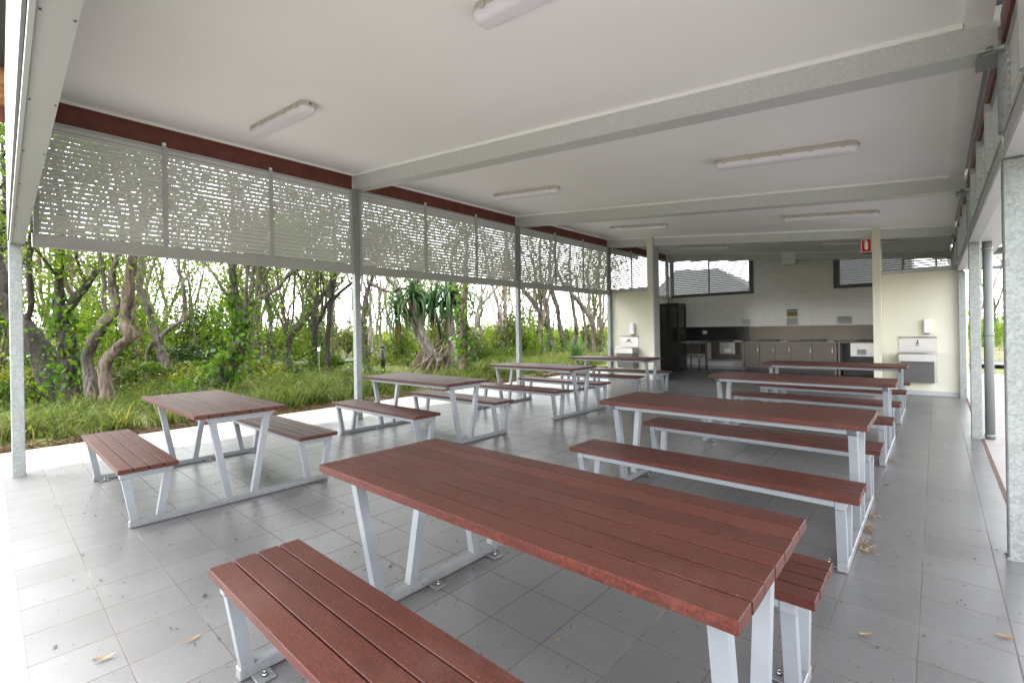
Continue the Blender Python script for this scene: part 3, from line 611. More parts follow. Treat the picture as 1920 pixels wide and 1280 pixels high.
# ------------------------------------------------------------------ ceiling lights
def make_light():
    r = thing('ceiling_light', 'x', 'ceiling light')
    p = MB(); L = .70; w = .082
    def ring(z, ins, n=6):
        pts = []
        rr = .06 - ins * .4
        for cx_, cy_, a0 in ((L - .06, w - .06, 0), (-L + .06, w - .06, 90), (-L + .06, -w + .06, 180), (L - .06, -w + .06, 270)):
            for k in range(n + 1):
                a = R(a0 + 90 * k / n); pts.append((cx_ + (.06 - ins) * math.cos(a), cy_ + (.06 - ins) * math.sin(a), z))
        return pts
    def loft(m, rings, mi=0, cap=True):
        n = len(rings[0]); o = len(m.v); vs = sum(rings, [])
        fs = [(k * n + j, k * n + (j + 1) % n, (k + 1) * n + (j + 1) % n, (k + 1) * n + j) for k in range(len(rings) - 1) for j in range(n)]
        if cap: fs.append(tuple(range((len(rings) - 1) * n, len(rings) * n)))
        m.add(vs, fs, mi, True)
    loft(p, [ring(0, .012), ring(-.012, .004), ring(-.045, 0), ring(-.052, .001), ring(-.052, .006)])
    p.build('housing', M['lightbase'], r)
    d = MB(); loft(d, [ring(-.0525, .003), ring(-.070, .005), ring(-.092, .014), ring(-.104, .026), ring(-.108, .045)])
    d.build('diffuser', M['diffuser'], r)
    for s_ in (-1, 1):
        for x in (-.58, -.3, 0, .3, .58):
            c = MB(); c.cbox(x - .016, x + .016, s_ * (w + .004) - .005, s_ * (w + .004) + .005, -.066, -.028, .002); c.build('clip', M['lightbase'], r)
    g = MB(); g.tube([(L - .001, 0, -.026), (L + .006, 0, -.026)], .011, 10); g.build('cable_plug', M['darkgrey'], r)
    return r
lights = [(-5.20, 2.14, 'long batten ceiling light nearest the front left corner, above the leftmost picnic table'),
          (-1.42, 2.10, 'batten ceiling light cut off by the top edge of the photo'),
          (-5.08, 6.04, 'batten ceiling light on the left behind the first roof beam'),
          (-1.25, 5.92, 'batten ceiling light on the right between the first and second roof beams'),
          (-4.98, 9.85, 'batten ceiling light on the left in front of the cream column'),
          (-1.36, 9.82, 'batten ceiling light on the right between the second and third roof beams'),
          (-4.88, 13.62, 'dim batten ceiling light above the left part of the kitchen'),
          (-1.30, 13.40, 'dim batten ceiling light partly behind the red extinguisher sign column')]
L0 = make_light()
for i, (x, y, lab) in enumerate(lights):
    o = L0 if i == 0 else copy_tree(L0)
    o.location = (x, y, zc(x) - .0005); o.rotation_euler = (0, math.atan(SL), 0); o['label'] = lab; o['group'] = 'batten lights on the ceiling'

# ------------------------------------------------------------------ picnic tables
def make_table():
    r = thing('picnic_table', 'x', 'picnic table')
    HL = .925; W = .70
    rr = random.Random(3)
    t = MB()
    for k in range(7):
        y0 = -W / 2 + k * (W / 7) + .0034; j = rr.uniform(-.0025, .0025)
        t.cbox(-HL + j, HL + j, y0, y0 + W / 7 - .0068, .717, .75, .0014)
    t.box(-HL + .05, HL - .05, -W / 2 + .03, W / 2 - .03, .7172, .722)
    t.build('tabletop', M['board'], r)
    for s_ in (-1, 1):
        t = MB(); c = s_ * (W / 2 + .097 + .181)
        for k in range(4):
            y0 = c - .181 + k * .0905 + .0034; j = rr.uniform(-.0025, .0025)
            t.cbox(-HL + j, HL + j, y0, y0 + .0905 - .0068, .408, .44, .0014)
        t.box(-HL + .05, HL - .05, c - .15, c + .15, .4082, .413)
        t.build('bench_seat', M['board'], r)
    fx = HL - .088
    for sx in (-1, 1):
        x = sx * fx
        t = MB(); t.cbox(x - .025, x + .025, -.735, .735, .002, .050, .004, 0, 'y'); t.build('base_rail', M['frame'], r)
        def leg(y_top, y_bot, z_top):
            t = MB(); t.bar((x, y_bot, .046), (x, y_top, z_top), .047, .047); t.build('leg', M['frame'], r)
        leg(-.205, -.095, .667); leg(.205, .095, .667)
        for s_ in (-1, 1):
            c = s_ * .628
            leg(c - .125, c - .075, .358); leg(c + .125, c + .075, .358)
            t = MB(); t.cbox(x - .024, x + .024, c - .158, c + .158, .358, .4075, .003, 0, 'y'); t.build('cross_bar', M['frame'], r)
        t = MB(); t.hexa([(x - .024, -.225, .667), (x + .024, -.225, .667), (x - .024, .225, .667), (x + .024, .225, .667), (x - .024, -.29, .7165), (x + .024, -.29, .7165), (x - .024, .29, .7165), (x + .024, .29, .7165)]); t.build('cross_bar', M['frame'], r)
        for y in (-.66, .22, .66):
            t = MB(); xi = x - sx * .025; xa, xb = sorted((xi, xi - sx * .075))
            t.cbox(xa, xb, y - .035, y + .035, .001, .009, .002); fp = t.build('foot_plate', M['frame'], r)
            t = MB(); t.tube([(xi - sx * .045, y, .009), (xi - sx * .045, y, .022)], .010, 6); t.tube([(xi - sx * .045, y, .022), (xi - sx * .045, y, .032)], .005, 6); t.build('bolt', M['chrome'], fp)
    for c, hw, zz in ((0, .262, .678), (-.628, .135, .369), (.628, .135, .369)):
        for s_ in (-1, 1):
            t = MB(); t.cbox(-fx + .0245, fx - .0245, c + s_ * hw - .020, c + s_ * hw + .020, zz, zz + .036, .003); t.build('side_rail', M['frame'], r)
    return r
XRc, XLc = -.313 - .925, -4.218 - .925
tables = [(XRc, 1.036, 'large red brown slatted picnic table in the right foreground, closest to the viewer'),
          (XRc, 3.514, 'second picnic table of the right row, just behind the big foreground table'),
          (XRc, 6.104, 'third picnic table of the right row, seen over the second table'),
          (XRc, 8.664, 'farthest picnic table of the right row, in front of the kitchen and right cream wall'),
          (XLc, 1.054, 'picnic table nearest the front left post, its end frame facing the viewer'),
          (XLc, 3.559, 'second picnic table of the left row, beside the second left post'),
          (XLc, 6.102, 'third picnic table of the left row with pale sky glare on its top'),
          (XLc, 8.640, 'farthest picnic table of the left row, in front of the left hand basin')]
T0 = make_table()
for i, (x, y, lab) in enumerate(tables):
    o = T0 if i == 0 else copy_tree(T0)
    o.location = (x, y + .351, .001); o['label'] = lab; o['group'] = 'picnic tables under the shelter'
    if i in (2, 5, 7): o.rotation_euler = (0, 0, math.pi)

# ------------------------------------------------------------------ wash basins and dispensers
def make_basin():
    r = thing('hand_basin', 'x', 'basin')
    p = MB(); p.box(-.275, .275, -.012, 0, .25, 1.085); p.build('back_plate', M['steel'], r)
    p = MB(); p.hexa([(-.275, -.075, 1.086), (.275, -.075, 1.086), (-.275, 0, 1.086), (.275, 0, 1.086), (-.275, -.070, 1.094), (.275, -.070, 1.094), (-.275, 0, 1.112), (.275, 0, 1.112)]); p.build('top_ledge', M['steel'], r)
    b = MB(); d = -.34
    b.box(-.265, .265, d, d + .02, .655, .80); b.box(-.265, -.245, d + .0205, -.0125, .655, .80); b.box(.245, .265, d + .0205, -.0125, .655, .80)
    b.box(-.2445, .2445, d + .0205, -.0125, .655, .67)
    bo = b.build('bowl', M['steel'], r)
    p = MB(); p.tube([(-.262, d + .005, .802), (-.24, d - .004, .806), (.24, d - .004, .806), (.262, d + .005, .802)], .018, 10)
    p.tube([(-.256, d + .01, .802), (-.256, -.03, .802)], .012, 8); p.tube([(.256, d + .01, .802), (.256, -.03, .802)], .012, 8); p.build('rolled_rim', M['steel'], bo)
    p = MB(); p.hexa([(-.235, -.22, .25), (.235, -.22, .25), (-.235, -.013, .25), (.235, -.013, .25), (-.235, -.30, .654), (.235, -.30, .654), (-.235, -.013, .654), (.235, -.013, .654)])
    p.build('shroud', M['steelgrey'], r)
    p = MB(); p.tube([(0, -.012, .98), (0, -.06, .985), (0, -.12, .975), (0, -.15, .945)], .014, 10); p.tube([(0, -.012, .98), (0, -.03, .98)], .03, 12)
    tp = p.build('tap', M['chrome'], r)
    p = MB(); p.bar((0, -.04, .992), (.005, -.075, 1.045), .014, .010); p.tube([(0, -.045, .985), (0, -.045, 1.005)], .016, 8); p.build('lever', M['black'], tp)
    return r
B0 = make_basin(); B0.location = (-.271, 11.899, 0); B0['label'] = 'stainless steel hand basin on the right cream wall below the soap dispenser'; B0['group'] = 'hand basins on the cream walls'
B1 = copy_tree(B0); B1.location = (-6.275, 11.799, .04); B1['label'] = 'stainless steel hand basin on the left cream wall, behind the last left table'
def make_soap():
    r = thing('soap_dispenser', 'x', 'dispenser')
    p = MB(); p.cbox(-.058, .058, -.095, -.001, -.13, .14, .018, 0, 'z'); p.build('cover', M['white'], r)
    p = MB(); p.box(-.03, .03, -.1, -.02, -.147, -.131); p.build('spout', M['darkgrey'], r)
    p = MB(); p.tube([(0, -.0945, .06), (0, -.099, .06)], .028, 16); p.tube([(0, -.0945, .02), (0, -.098, .02)], .02, 12); p.build('window', M['diffuser'], r)
    return r
S0 = make_soap(); S0.location = (-.123, 11.899, 1.30); S0['label'] = 'white soap dispenser above the right hand basin'; S0['group'] = 'soap dispensers'
S1 = copy_tree(S0); S1.location = (-6.15, 11.799, 1.335); S1.scale = (1.15, 1.15, 1.15); S1['label'] = 'white soap dispenser above the left hand basin, beside the cream column'

# ------------------------------------------------------------------ extinguisher sign
r = thing('extinguisher_sign', 'red fire extinguisher sign with white extinguisher symbol beside the right cream column', 'sign', (-.9205, 11.655, 2.915))
p = MB(); p.box(-.175, -.001, -.004, .008, -.135, .135); p.build('sign_plate', M['signred'], r)
p = MB()
p.box(-.172, -.004, -.0055, -.0043, .122, .131); p.box(-.172, -.004, -.0055, -.0043, -.131, -.122); p.box(-.172, -.163, -.0055, -.0043, -.1215, .1215); p.box(-.013, -.004, -.0055, -.0043, -.1215, .1215)
p.build('sign_border', M['white'], r)
p = MB(); pts = []
for a in range(0, 181, 20): pts.append((-.088 - .026 * math.cos(R(a)), .045 + .03 * math.sin(R(a))))
for a in range(180, 361, 20): pts.append((-.088 - .026 * math.cos(R(a)), -.06 + .02 * math.sin(R(a))))
n = len(pts)
p.add([(x, -.0050, z) for x, z in pts], [tuple(range(n))]); p.box(-.098, -.078, -.0056, -.0045, .075, .1); p.box(-.118, -.078, -.0058, -.0046, .092, .102)
p.build('extinguisher_symbol', M['white'], r)
p = MB(); p.hexa([(-.175, .009, -.165), (-.001, .009, -.165), (-.175, .07, -.165), (-.001, .07, -.165), (-.175, .009, .13), (-.001, .009, .13), (-.175, .03, .13), (-.001, .03, .13)]); p.build('sign_bracket', M['darkgrey'], r)

# ------------------------------------------------------------------ kitchen
KX0, KX1 = -5.50, -.62
K = thing('kitchen_bench', 'long stainless steel kitchen bench with cupboards and built in barbecues along the back wall', 'kitchen bench', (-3, 15.6, 0))
def kp(name, mat, boxes, parent=K):
    p = MB()
    for q in boxes: p.box(q[0] + 3, q[1] + 3, q[2] - 15.6, q[3] - 15.6, q[4], q[5])
    return p.build(name, M[mat] if isinstance(mat, str) else mat, parent)
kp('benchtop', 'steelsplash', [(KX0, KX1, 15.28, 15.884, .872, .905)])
for x in (KX0 + .04, -4.36, -2.03, -1.95, KX1 - .04):
    kp('leg', 'steelsplash', [(x - .025, x + .025, 15.30, 15.35, .0, .871)])
for a, bb in ((-4.33, -3.905), (-3.90, -3.495), (-3.49, -3.087), (-3.082, -2.57), (-2.565, -2.06)):
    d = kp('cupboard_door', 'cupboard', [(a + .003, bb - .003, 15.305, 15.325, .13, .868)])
    kp('handle', 'chrome', [(bb - .05, bb - .035, 15.29, 15.304, .60, .72)], d)
kp('cupboard_body', 'cupboard', [(-4.33, -2.06, 15.327, 15.88, .12, .866)])
kp('shelf', 'steel', [(KX0 + .07, -4.39, 15.34, 15.85, .30, .33)])
kp('shelf', 'steel', [(-1.92, KX1 - .07, 15.34, 15.85, .30, .33)])
kp('back_panel', 'cupboard', [(KX0 + .07, -4.39, 15.70, 15.72, .331, .86)])
kp('back_panel', 'darkgrey', [(-1.92, KX1 - .07, 15.70, 15.72, .331, .86)])
kp('plinth', 'black', [(-4.32, -2.07, 15.40, 15.86, .0, .118), (-1.9, KX1 - .08, 15.55, 15.8, .0, .29)])
for (a, bb, lab) in ((-5.20, -4.66, 'first'), (-4.02, -3.42, 'second'), (-2.92, -2.28, 'third'), (-1.60, -1.0, 'fourth')):
    h = kp('hotplate', 'black', [(a, bb, 15.36, 15.78, .906, .935)])
    kp('hotplate_rim', 'darkgrey', [(a - .012, bb + .012, 15.79, 15.80, .906, .95)], h)
    kp('grease_tray', 'bead', [(bb + .03, bb + .22, 15.42, 15.72, .907, .925)], h)
for a, bb in ((-5.05, -4.60), (-1.70, -1.2)):
    f = kp('burner_box', 'steel', [(a, bb, 15.33, 15.66, .52, .868)])
    kp('notice', 'paper', [(a + .14, a + .34, 15.327, 15.3295, .56, .70)], f)
# glass cabinet
G = thing('glass_cabinet', 'tall black framed cabinet with dark glass doors beside the left cream column', 'cabinet', (-6.40, 14.9, 0))
def gp(name, mat, boxes, parent=G):
    p = MB()
    for q in boxes: p.box(*q)
    return p.build(name, M[mat], parent)
gp('frame', 'black', [(-.37, -.30, -.30, -.24, 0, 2.16), (.31, .36, -.30, -.24, 0, 2.13), (.31, .36, .25, .30, 0, 2.13), (-.2995, .3095, -.299, -.245, 2.05, 2.13), (-.37, .36, .2505, .2995, 2.05, 2.13), (.312, .358, -.2395, .2495, 2.06, 2.128)])
gp('base_unit', 'black', [(-.2995, .3095, -.29, .29, .02, .52), (.312, .352, -.2395, .2495, .02, .52)])
gp('door', 'glass', [(-.2995, -.01, -.272, -.266, .53, 2.045), (.01, .3095, -.272, -.266, .53, 2.045)])
gp('side_glass', 'glass', [(.333, .338, -.2395, .2495, .53, 2.055)])
gp('door_stile', 'black', [(-.018, .018, -.29, -.25, .521, 2.049)])
gp('handle', 'black', [(.02, .055, -.34, -.30, .60, 1.62)])
gp('shelf', 'darkgrey', [(-.295, .305, -.24, .24, .90, .912), (-.295, .305, -.24, .24, 1.28, 1.292)])
# small steel side table
s = thing('side_table', 'small stainless side table with lower shelf between the glass cabinet and the bench', 'table', (-5.85, 15.3, 0))
p = MB(); p.box(-.28, .30, -.3, .45, .86, .895); p.build('table_top', M['steel'], s)
for x in (-.25, .27):
    for y in (-.27, .42):
        p = MB(); p.tube([(x, y, 0), (x, y, .859)], .018, 8); p.build('leg', M['chrome'], s)
p = MB(); p.box(-.26, .28, -.28, .43, .42, .44); p.build('shelf', M['steel'], s)
p = MB(); p.box(-.22, .24, -.05, .40, .50, .82); p.build('sink_tub', M['cupboard'], s)
# notices on the tiled wall
def notice(x0, x1, z0, z1, lab, lines, cols=None):
    t = thing('wall_notice', lab, 'notice', ((x0 + x1) / 2, 15.8985, (z0 + z1) / 2)); w = (x1 - x0) / 2; h = (z1 - z0) / 2
    p = MB(); p.box(-w, w, -.004, 0, -h, h); p.build('sheet', M['paper'], t)
    if cols:
        for nm, mat, a, bb in cols:
            p = MB(); p.box(-w + .008, w - .008, -.0055, -.0042, -h + a * 2 * h, -h + bb * 2 * h); p.build(nm, M[mat], t)
    p = MB(); q = random.Random(int(x0 * 100) + 900)
    for i in range(lines):
        z = h - (i + 1) * 2 * h / (lines + 1)
        x = -w + .03
        while x < w - .05:
            l = q.uniform(.015, .05); p.box(x, min(x + l, w - .02), -.0062, -.0043, z - .006, z + .006); x += l + .012
    if lines: p.build('print_lines', M['ink'], t)
t = thing('wall_notice', 'notice with blue heading and yellow picture panel on the white tiles', 'notice', (-3.155, 15.8985, 1.735))
for nm, mat, a, bb in (('sheet', 'paper', -.11, .11), ('heading', 'blue', .062, .104), ('picture', 'yellow', -.10, .045)):
    p = MB(); k = 0 if nm == 'sheet' else .006; p.box(-.145 + k, .145 - k, -.004 - (.0016 if k else 0), 0 - (.0042 if k else 0), a, bb); p.build(nm, M[mat], t)
p = MB()
for i in range(3): p.box(-.10 + i * .075, -.055 + i * .075, -.0072, -.0058, -.075, .02)
p.build('picture_figures', M['timber'], t)
notice(-3.31, -2.99, 1.365, 1.595, 'pale printed notice directly below the blue and yellow notice', 6)
notice(-4.57, -4.29, 1.395, 1.60, 'small white printed notice above the edge of the dark reflection painted on the splashback', 5)
notice(-2.07, -1.71, 1.39, 1.61, 'white printed notice with glossy edge, rightmost on the tiled wall', 6)
t = thing('power_outlet', 'white power outlet on the splashback panel painted as a dark reflection', 'power outlet', (-5.69, 15.885, 1.185))
p = MB(); p.cbox(-.07, .07, -.012, 0, -.052, .052, .003); p.build('face_plate', M['white'], t)
for x in (-.035, .035):
    p = MB(); p.box(x - .016, x + .016, -.0145, -.0122, -.026, .012); p.build('socket', M['ink'], t)

# ------------------------------------------------------------------ right side: downpipe, walkway roof, neighbour
D = thing('downpipe', 'round grey green downpipe beside the second right post', 'downpipe', (.455, 7.84, 0))
p = MB(); p.tube([(0, 0, 0), (0, 0, 2.304)], .043, 20); p.build('pipe', M['greengrey'], D)
for z in (.02, 1.2, 2.2):
    p = MB(); p.tube([(0, 0, z), (0, 0, z + .035)], .049, 20); p.build('pipe_bracket', M['greengrey'], D)
Wk = thing('covered_walkway', 'dark roofed covered walkway beyond the right side of the shelter', 'walkway', (3, 15, 0))
p = MB(); p.box(-1.95, 2.5, .2, 4.6, 3.62, 3.70); p.build('roof', M['roofdark'], Wk)
for y, z in ((4.45, 3.30), (5.6, 2.98)):
    p = MB(); p.box(-1.95, 2.6, y - .06, y + .06, z, z + .20 if z > 3.2 else z + .09); p.build('roof_beam', M['darkgrey'], Wk)
for x, y in ((2.3, .4), (2.3, 5.55)):
    p = MB(); p.box(x - .05, x + .05, y - .05, y + .05, -.1, 3.619 if y < 1 else 2.979); p.build('post', M['galv'], Wk)
for x in (-1.85,):
    p = MB(); p.box(x - .04, x + .04, 4.52, 5.53, 3.0, 3.08); p.build('brace', M['darkgrey'], Wk)
Nb = thing('neighbouring_building', 'grey hip roofed building seen through the kitchen window louvres', 'building', (-10, 27, 0))
p = MB(); p.box(-2.2, 2.6, -.6, 4, -.2, 3.1); p.build('wall', M['slatframe'], Nb)
p = MB(); p.add([(-2.6, -1, 3.08), (3.1, -1, 3.22), (3.1, 4.4, 3.22), (-2.6, 4.4, 3.08), (-1.9, 1.4, 4.85), (.65, 1.4, 4.72), (-2.6, -1, 4.65)],
      [(0, 1, 5, 4), (1, 2, 5), (2, 3, 4, 5), (3, 0, 4)]); p.build('roof', M['roofdark'], Nb)

Ns = thing('neighbouring_building', 'dark grey walled building seen through the right kitchen window louvres', 'building', (-2.6, 24, 0))
p = MB(); p.box(-1.9, 1.95, -1, 2, -.2, 4.3); p.build('wall', M['darkgrey'], Ns)
p = MB(); p.hexa([(-2.1, -1.3, 4.305), (2.0, -1.3, 4.305), (-2.1, 2.3, 4.9), (2.0, 2.3, 4.9), (-2.1, -1.3, 4.37), (2.0, -1.3, 4.37), (-2.1, 2.3, 4.97), (2.0, 2.3, 4.97)]); p.build('roof', M['roofdark'], Ns)
# ------------------------------------------------------------------ litter on the floor
def leaf_mesh(seed, L, W):
    q = random.Random(seed); m = MB(); n = 7; vs = []
    curl = q.uniform(.3, 1.1); tw = q.uniform(-.5, .5)
    for i in range(n):
        t = i / (n - 1); x = (t - .5) * L; hw = W / 2 * math.sin(math.pi * min(1, t * .93 + .05)) ** .8
        z = .004 + L * .18 * curl * (2 * t - 1) ** 2
        for s_ in (-1, 1): vs.append((x, s_ * hw * math.cos(tw * t) + .1 * L * t * t * tw, z + hw * .5 * curl + s_ * hw * math.sin(tw * t) * .3 + (.0)))
        vs.append((x, .1 * L * t * t * tw, z))
    fs = []
    for i in range(n - 1):
        a = 3 * i; fs += [(a, a + 2, a + 5, a + 3), (a + 2, a + 1, a + 4, a + 5)]
    m.add(vs, fs, 0, True); return m
leafspots = [(-.246, 2.555, 40, .085, .03, 'curled tan dry leaf in the middle of the tiled aisle'), (.205, 2.93, 20, .10, .032, 'tan dry leaf lying beside the right edge of the photo'),
             (-2.636, .32, 75, .11, .03, 'pale curled leaf on the floor left of the foreground bench'), (-2.50, .605, 100, .10, .022, 'thin curled leaf beside the corner of the foreground bench'), (-.152, 3.95, 120, .07, .022, 'thin tan leaf on the aisle tiles level with the right post'),
             (-.10, 3.183, 150, .04, .016, 'tiny tan leaf on the aisle tiles'), (-.33, 5.05, 30, .08, .03, 'dark curled leaf on the aisle near the second right table'),
             (-1.62, 1.93, 30, .05, .022, 'small pale leaf under the foreground table'), (-4.31, 1.19, 75, .07, .03, 'orange leaf against the base rail of the leftmost table'),
             (-1.25, 1.66, 90, .045, .02, 'small leaf in the shade under the foreground tabletop'), (-.02, 5.6, 60, .06, .02, 'pale leaf scrap on the far aisle tiles'),
             (-2.3, 2.95, 20, .08, .03, 'brown leaf between the foreground table and the left row')]
for i, (x, y, a, L, W, lab) in enumerate(leafspots):
    o = leaf_mesh(i, L * .68, W * .72).build('fallen_leaf', M['tan'] if i not in (6, 11) else M['litter']); o.location = (x, y, .003); o.rotation_euler = (0, 0, R(a))
    tag(o, lab, 'leaf', 'dry leaves on the tiled floor')
clumps = [(-.345, 3.59, .10, .16, 90, 'largest clump of orange leaf litter beside the second right table frame'), (-.352, 3.90, .05, .10, 60, 'thin clump of litter between two larger clumps along the second right table'),
          (-.362, 4.19, .085, .11, 60, 'clump with a pale bark flake, third along the second right table frame'), (-.352, 6.02, .08, .12, 60, 'clump of orange litter beside the third right table frame'),
          (-2.075, 1.66, .10, .30, 120, 'long heap of tan bark litter against the foreground table base rail'), (-4.235, 2.05, .04, .08, 40, 'little orange litter clump at the far end of the leftmost table frame')]
for i, (x, y, wx, wy, n, lab) in enumerate(clumps):
    q = np.random.RandomState(50 + i); vs = []
    for k in range(n * 2):
        c = np.array([q.normal(0, wx * .35), q.normal(0, wy * .4), abs(q.normal(0, .012)) + .004]); a = q.uniform(0, 6.28); L = q.uniform(.008, .026); W = q.uniform(.002, .006)
        d = np.array([math.cos(a), math.sin(a), q.uniform(-.3, .5)]) * L; s_ = np.array([-math.sin(a), math.cos(a), q.uniform(-.5, .5)]) * W
        vs += [c - d * .5, c + s_, c + d * .5, c - s_]
    vs = np.array(vs); vs[:, 2] = np.maximum(vs[:, 2], .002)
    o = np_mesh('litter_clump', vs, 4, M['tan']); o.location = (x, y, 0); tag(o, lab, 'leaf litter', 'litter clumps on the floor')
q = np.random.RandomState(5); n = 5200
px = q.uniform(-6.9, .36, n); py = .12 + q.gamma(1.6, 2.2, n); ok = py < 15; px, py = px[ok], py[ok]; n = len(px)
sz = q.gamma(2.0, .0014, n) + .0014; a = q.uniform(0, 6.28, n)
cs, sn = np.cos(a) * sz, np.sin(a) * sz
V = np.zeros((n, 4, 3)); asp = q.uniform(.3, 1, n)
for k, (u, v) in enumerate(((-1, 0), (0, -1), (1, 0), (0, 1))):
    V[:, k, 0] = px + cs * u - sn * v * asp; V[:, k, 1] = py + sn * u + cs * v * asp; V[:, k, 2] = .0035 + (k % 2) * sz * .6
tag(np_mesh('floor_grit', V.reshape(-1, 3), 4, M['grit']), 'tiny seeds and grit scattered over the grey floor tiles', 'grit', None, 'stuff')
# ------------------------------------------------------------------ plants
def leaves_np(c, size, rs, aspect=.45, droop=.3, up=None):
    """rhombic leaves, folded along the middle: centres c (n,3), sizes (n,) -> (n*4,3)"""
    n = len(c)
    a = rs.uniform(0, 2 * np.pi, n); el = rs.normal(-droop, .55, n)
    d = np.stack([np.cos(a) * np.cos(el), np.sin(a) * np.cos(el), np.sin(el)], 1)
    r = rs.normal(0, 1, (n, 3)); w = np.cross(d, r); w /= np.linalg.norm(w, axis=1, keepdims=True) + 1e-9
    L = size[:, None]; W = L * aspect * rs.uniform(.7, 1.3, (n, 1))
    nn = np.cross(d, w)
    v = np.empty((n, 4, 3))
    v[:, 0] = c - d * L * .5; v[:, 1] = c - d * L * .08 + w * W * .5 + nn * W * .12
    v[:, 2] = c + d * L * .5 - nn * L * .08; v[:, 3] = c - d * L * .08 - w * W * .5 + nn * W * .12
    return v.reshape(-1, 3)
def blades_np(base, h, lean, width, az, rs, seg=3):
    """curved ribbons: returns quads (n*seg*4,3)"""
    n = len(base); t = np.linspace(0, 1, seg + 1)
    dx, dy = np.cos(az), np.sin(az); sx, sy = -dy, dx
    P = np.zeros((n, seg + 1, 3)); 
    for i, tt in enumerate(t):
        P[:, i, 0] = base[:, 0] + dx * lean * tt ** 1.9
        P[:, i, 1] = base[:, 1] + dy * lean * tt ** 1.9
        P[:, i, 2] = base[:, 2] + h * (tt - .38 * np.clip(lean / np.maximum(h, .01), 0, 2) * tt ** 2.6)
    W = (width[:, None] * (1 - t[None] ** 1.6 * .93)) * .5
    A = P.copy(); B_ = P.copy()
    A[:, :, 0] += sx[:, None] * W; A[:, :, 1] += sy[:, None] * W; B_[:, :, 0] -= sx[:, None] * W; B_[:, :, 1] -= sy[:, None] * W
    q = np.stack([A[:, :-1], B_[:, :-1], B_[:, 1:], A[:, 1:]], 2)
    return q.reshape(-1, 3)
def conn_ribbons(name, quads, seg, mat, parent=None):
    """ribbon mesh where each ribbon is one connected island"""
    n = len(quads) // (4 * seg); q = quads.reshape(n, seg, 4, 3)
    A = np.concatenate([q[:, :, 0], q[:, -1:, 3]], 1); B_ = np.concatenate([q[:, :, 1], q[:, -1:, 2]], 1)
    v = np.stack([A, B_], 2).reshape(-1, 3)
    k = 2 * (seg + 1); o = (np.arange(n) * k)[:, None, None]; s = (np.arange(seg) * 2)[None, :, None]
    idx = (o + s + np.array([0, 1, 3, 2])[None, None, :]).reshape(-1)
    me = bpy.data.meshes.new(name); nf = n * seg
    me.vertices.add(len(v)); me.loops.add(nf * 4); me.polygons.add(nf)
    me.vertices.foreach_set('co', v.astype(np.float32).ravel()); me.loops.foreach_set('vertex_index', idx.astype(np.int32))
    me.polygons.foreach_set('loop_start', np.arange(0, nf * 4, 4, dtype=np.int32)); me.materials.append(mat); me.update(calc_edges=True)
    o_ = bpy.data.objects.new(name, me); COL.objects.link(o_)
    if parent: o_.parent = parent
    return o_
def spline(pl, step=.16):
    P = [Vector(p[:3]) for p in pl]; Rr = [p[3] for p in pl]; out = []; rr = []
    P = [P[0] * 2 - P[1]] + P + [P[-1] * 2 - P[-2]]
    for i in range(1, len(P) - 2):
        L = (P[i + 1] - P[i]).length; n = max(2, int(L / step))
        for k in range(n):
            t = k / n; a, b_, c, d = P[i - 1:i + 3]
            out.append(.5 * ((2 * b_) + (c - a) * t + (2 * a - 5 * b_ + 4 * c - d) * t * t + (3 * b_ - a - 3 * c + d) * t ** 3))
            rr.append(Rr[i - 1] + (Rr[i] - Rr[i - 1]) * t)
    out.append(P[-2]); rr.append(Rr[-1])
    return out, rr
def trunk_tube(m, pts, rad, n, q, rough=.16):
    """trunk with lumpy outline"""
    pts = [Vector(p) for p in pts]; k = len(pts); up = Vector((.3, 1, .1)).normalized()
    t0 = (pts[1] - pts[0]).normalized(); u = t0.cross(up).normalized(); vs = []
    ph = [q.uniform(0, 6.28) for _ in range(4)]
    for i, p in enumerate(pts):
        t = (pts[min(i + 1, k - 1)] - pts[max(i - 1, 0)]).normalized(); u = (u - t * u.dot(t)).normalized(); w = t.cross(u)
        for j in range(n):
            a = 2 * math.pi * j / n
            r = rad[i] * (1 + rough * (.5 * math.sin(2 * a + ph[0] + i * .55) + .4 * math.sin(3 * a + ph[1] - i * .8) + .35 * math.sin(i * 1.1 + ph[2]) + q.uniform(-.45, .45)))
            vs.append(p + (u * math.cos(a) + w * math.sin(a)) * r)
    fs = [(i * n + j, i * n + (j + 1) % n, (i + 1) * n + (j + 1) % n, (i + 1) * n + j) for i in range(k - 1) for j in range(n)]
    fs.append(tuple((k - 1) * n + j for j in range(n)))
    m.add(vs, fs, 0, True)
def grow(m, p, d, r, L, depth, q, tips, n=5):
    """random twigs; records tips"""
    k = max(3, int(L / .22)); pts = [Vector(p)]; d = Vector(d).normalized()
    for i in range(k):
        d = (d + Vector((q.gauss(0, .20), q.gauss(0, .20), q.gauss(.05, .16)))).normalized()
        pts.append(pts[-1] + d * (L / k))
    rad = [max(.005, r * (1 - .62 * i / k)) for i in range(k + 1)]
    trunk_tube(m, pts, rad, n, q, .1)
    if depth <= 0:
        tips.append((pts[-1], L)); tips.append((pts[len(pts) // 2], L)); return
    for c in range(q.choice((2, 3, 3))):
        i = q.randint(max(1, k // 3), k); a = Vector((q.gauss(0, 1), q.gauss(0, 1), q.gauss(.35, .5))).normalized()
        nd = (d * q.uniform(.5, 1) + a * q.uniform(.6, 1.0)).normalized()
        grow(m, pts[i], nd, rad[i] * .62, L * q.uniform(.55, .8), depth - 1, q, tips, 4)
    if depth == 1: tips.append((pts[-1], L))
LEAFK = .42
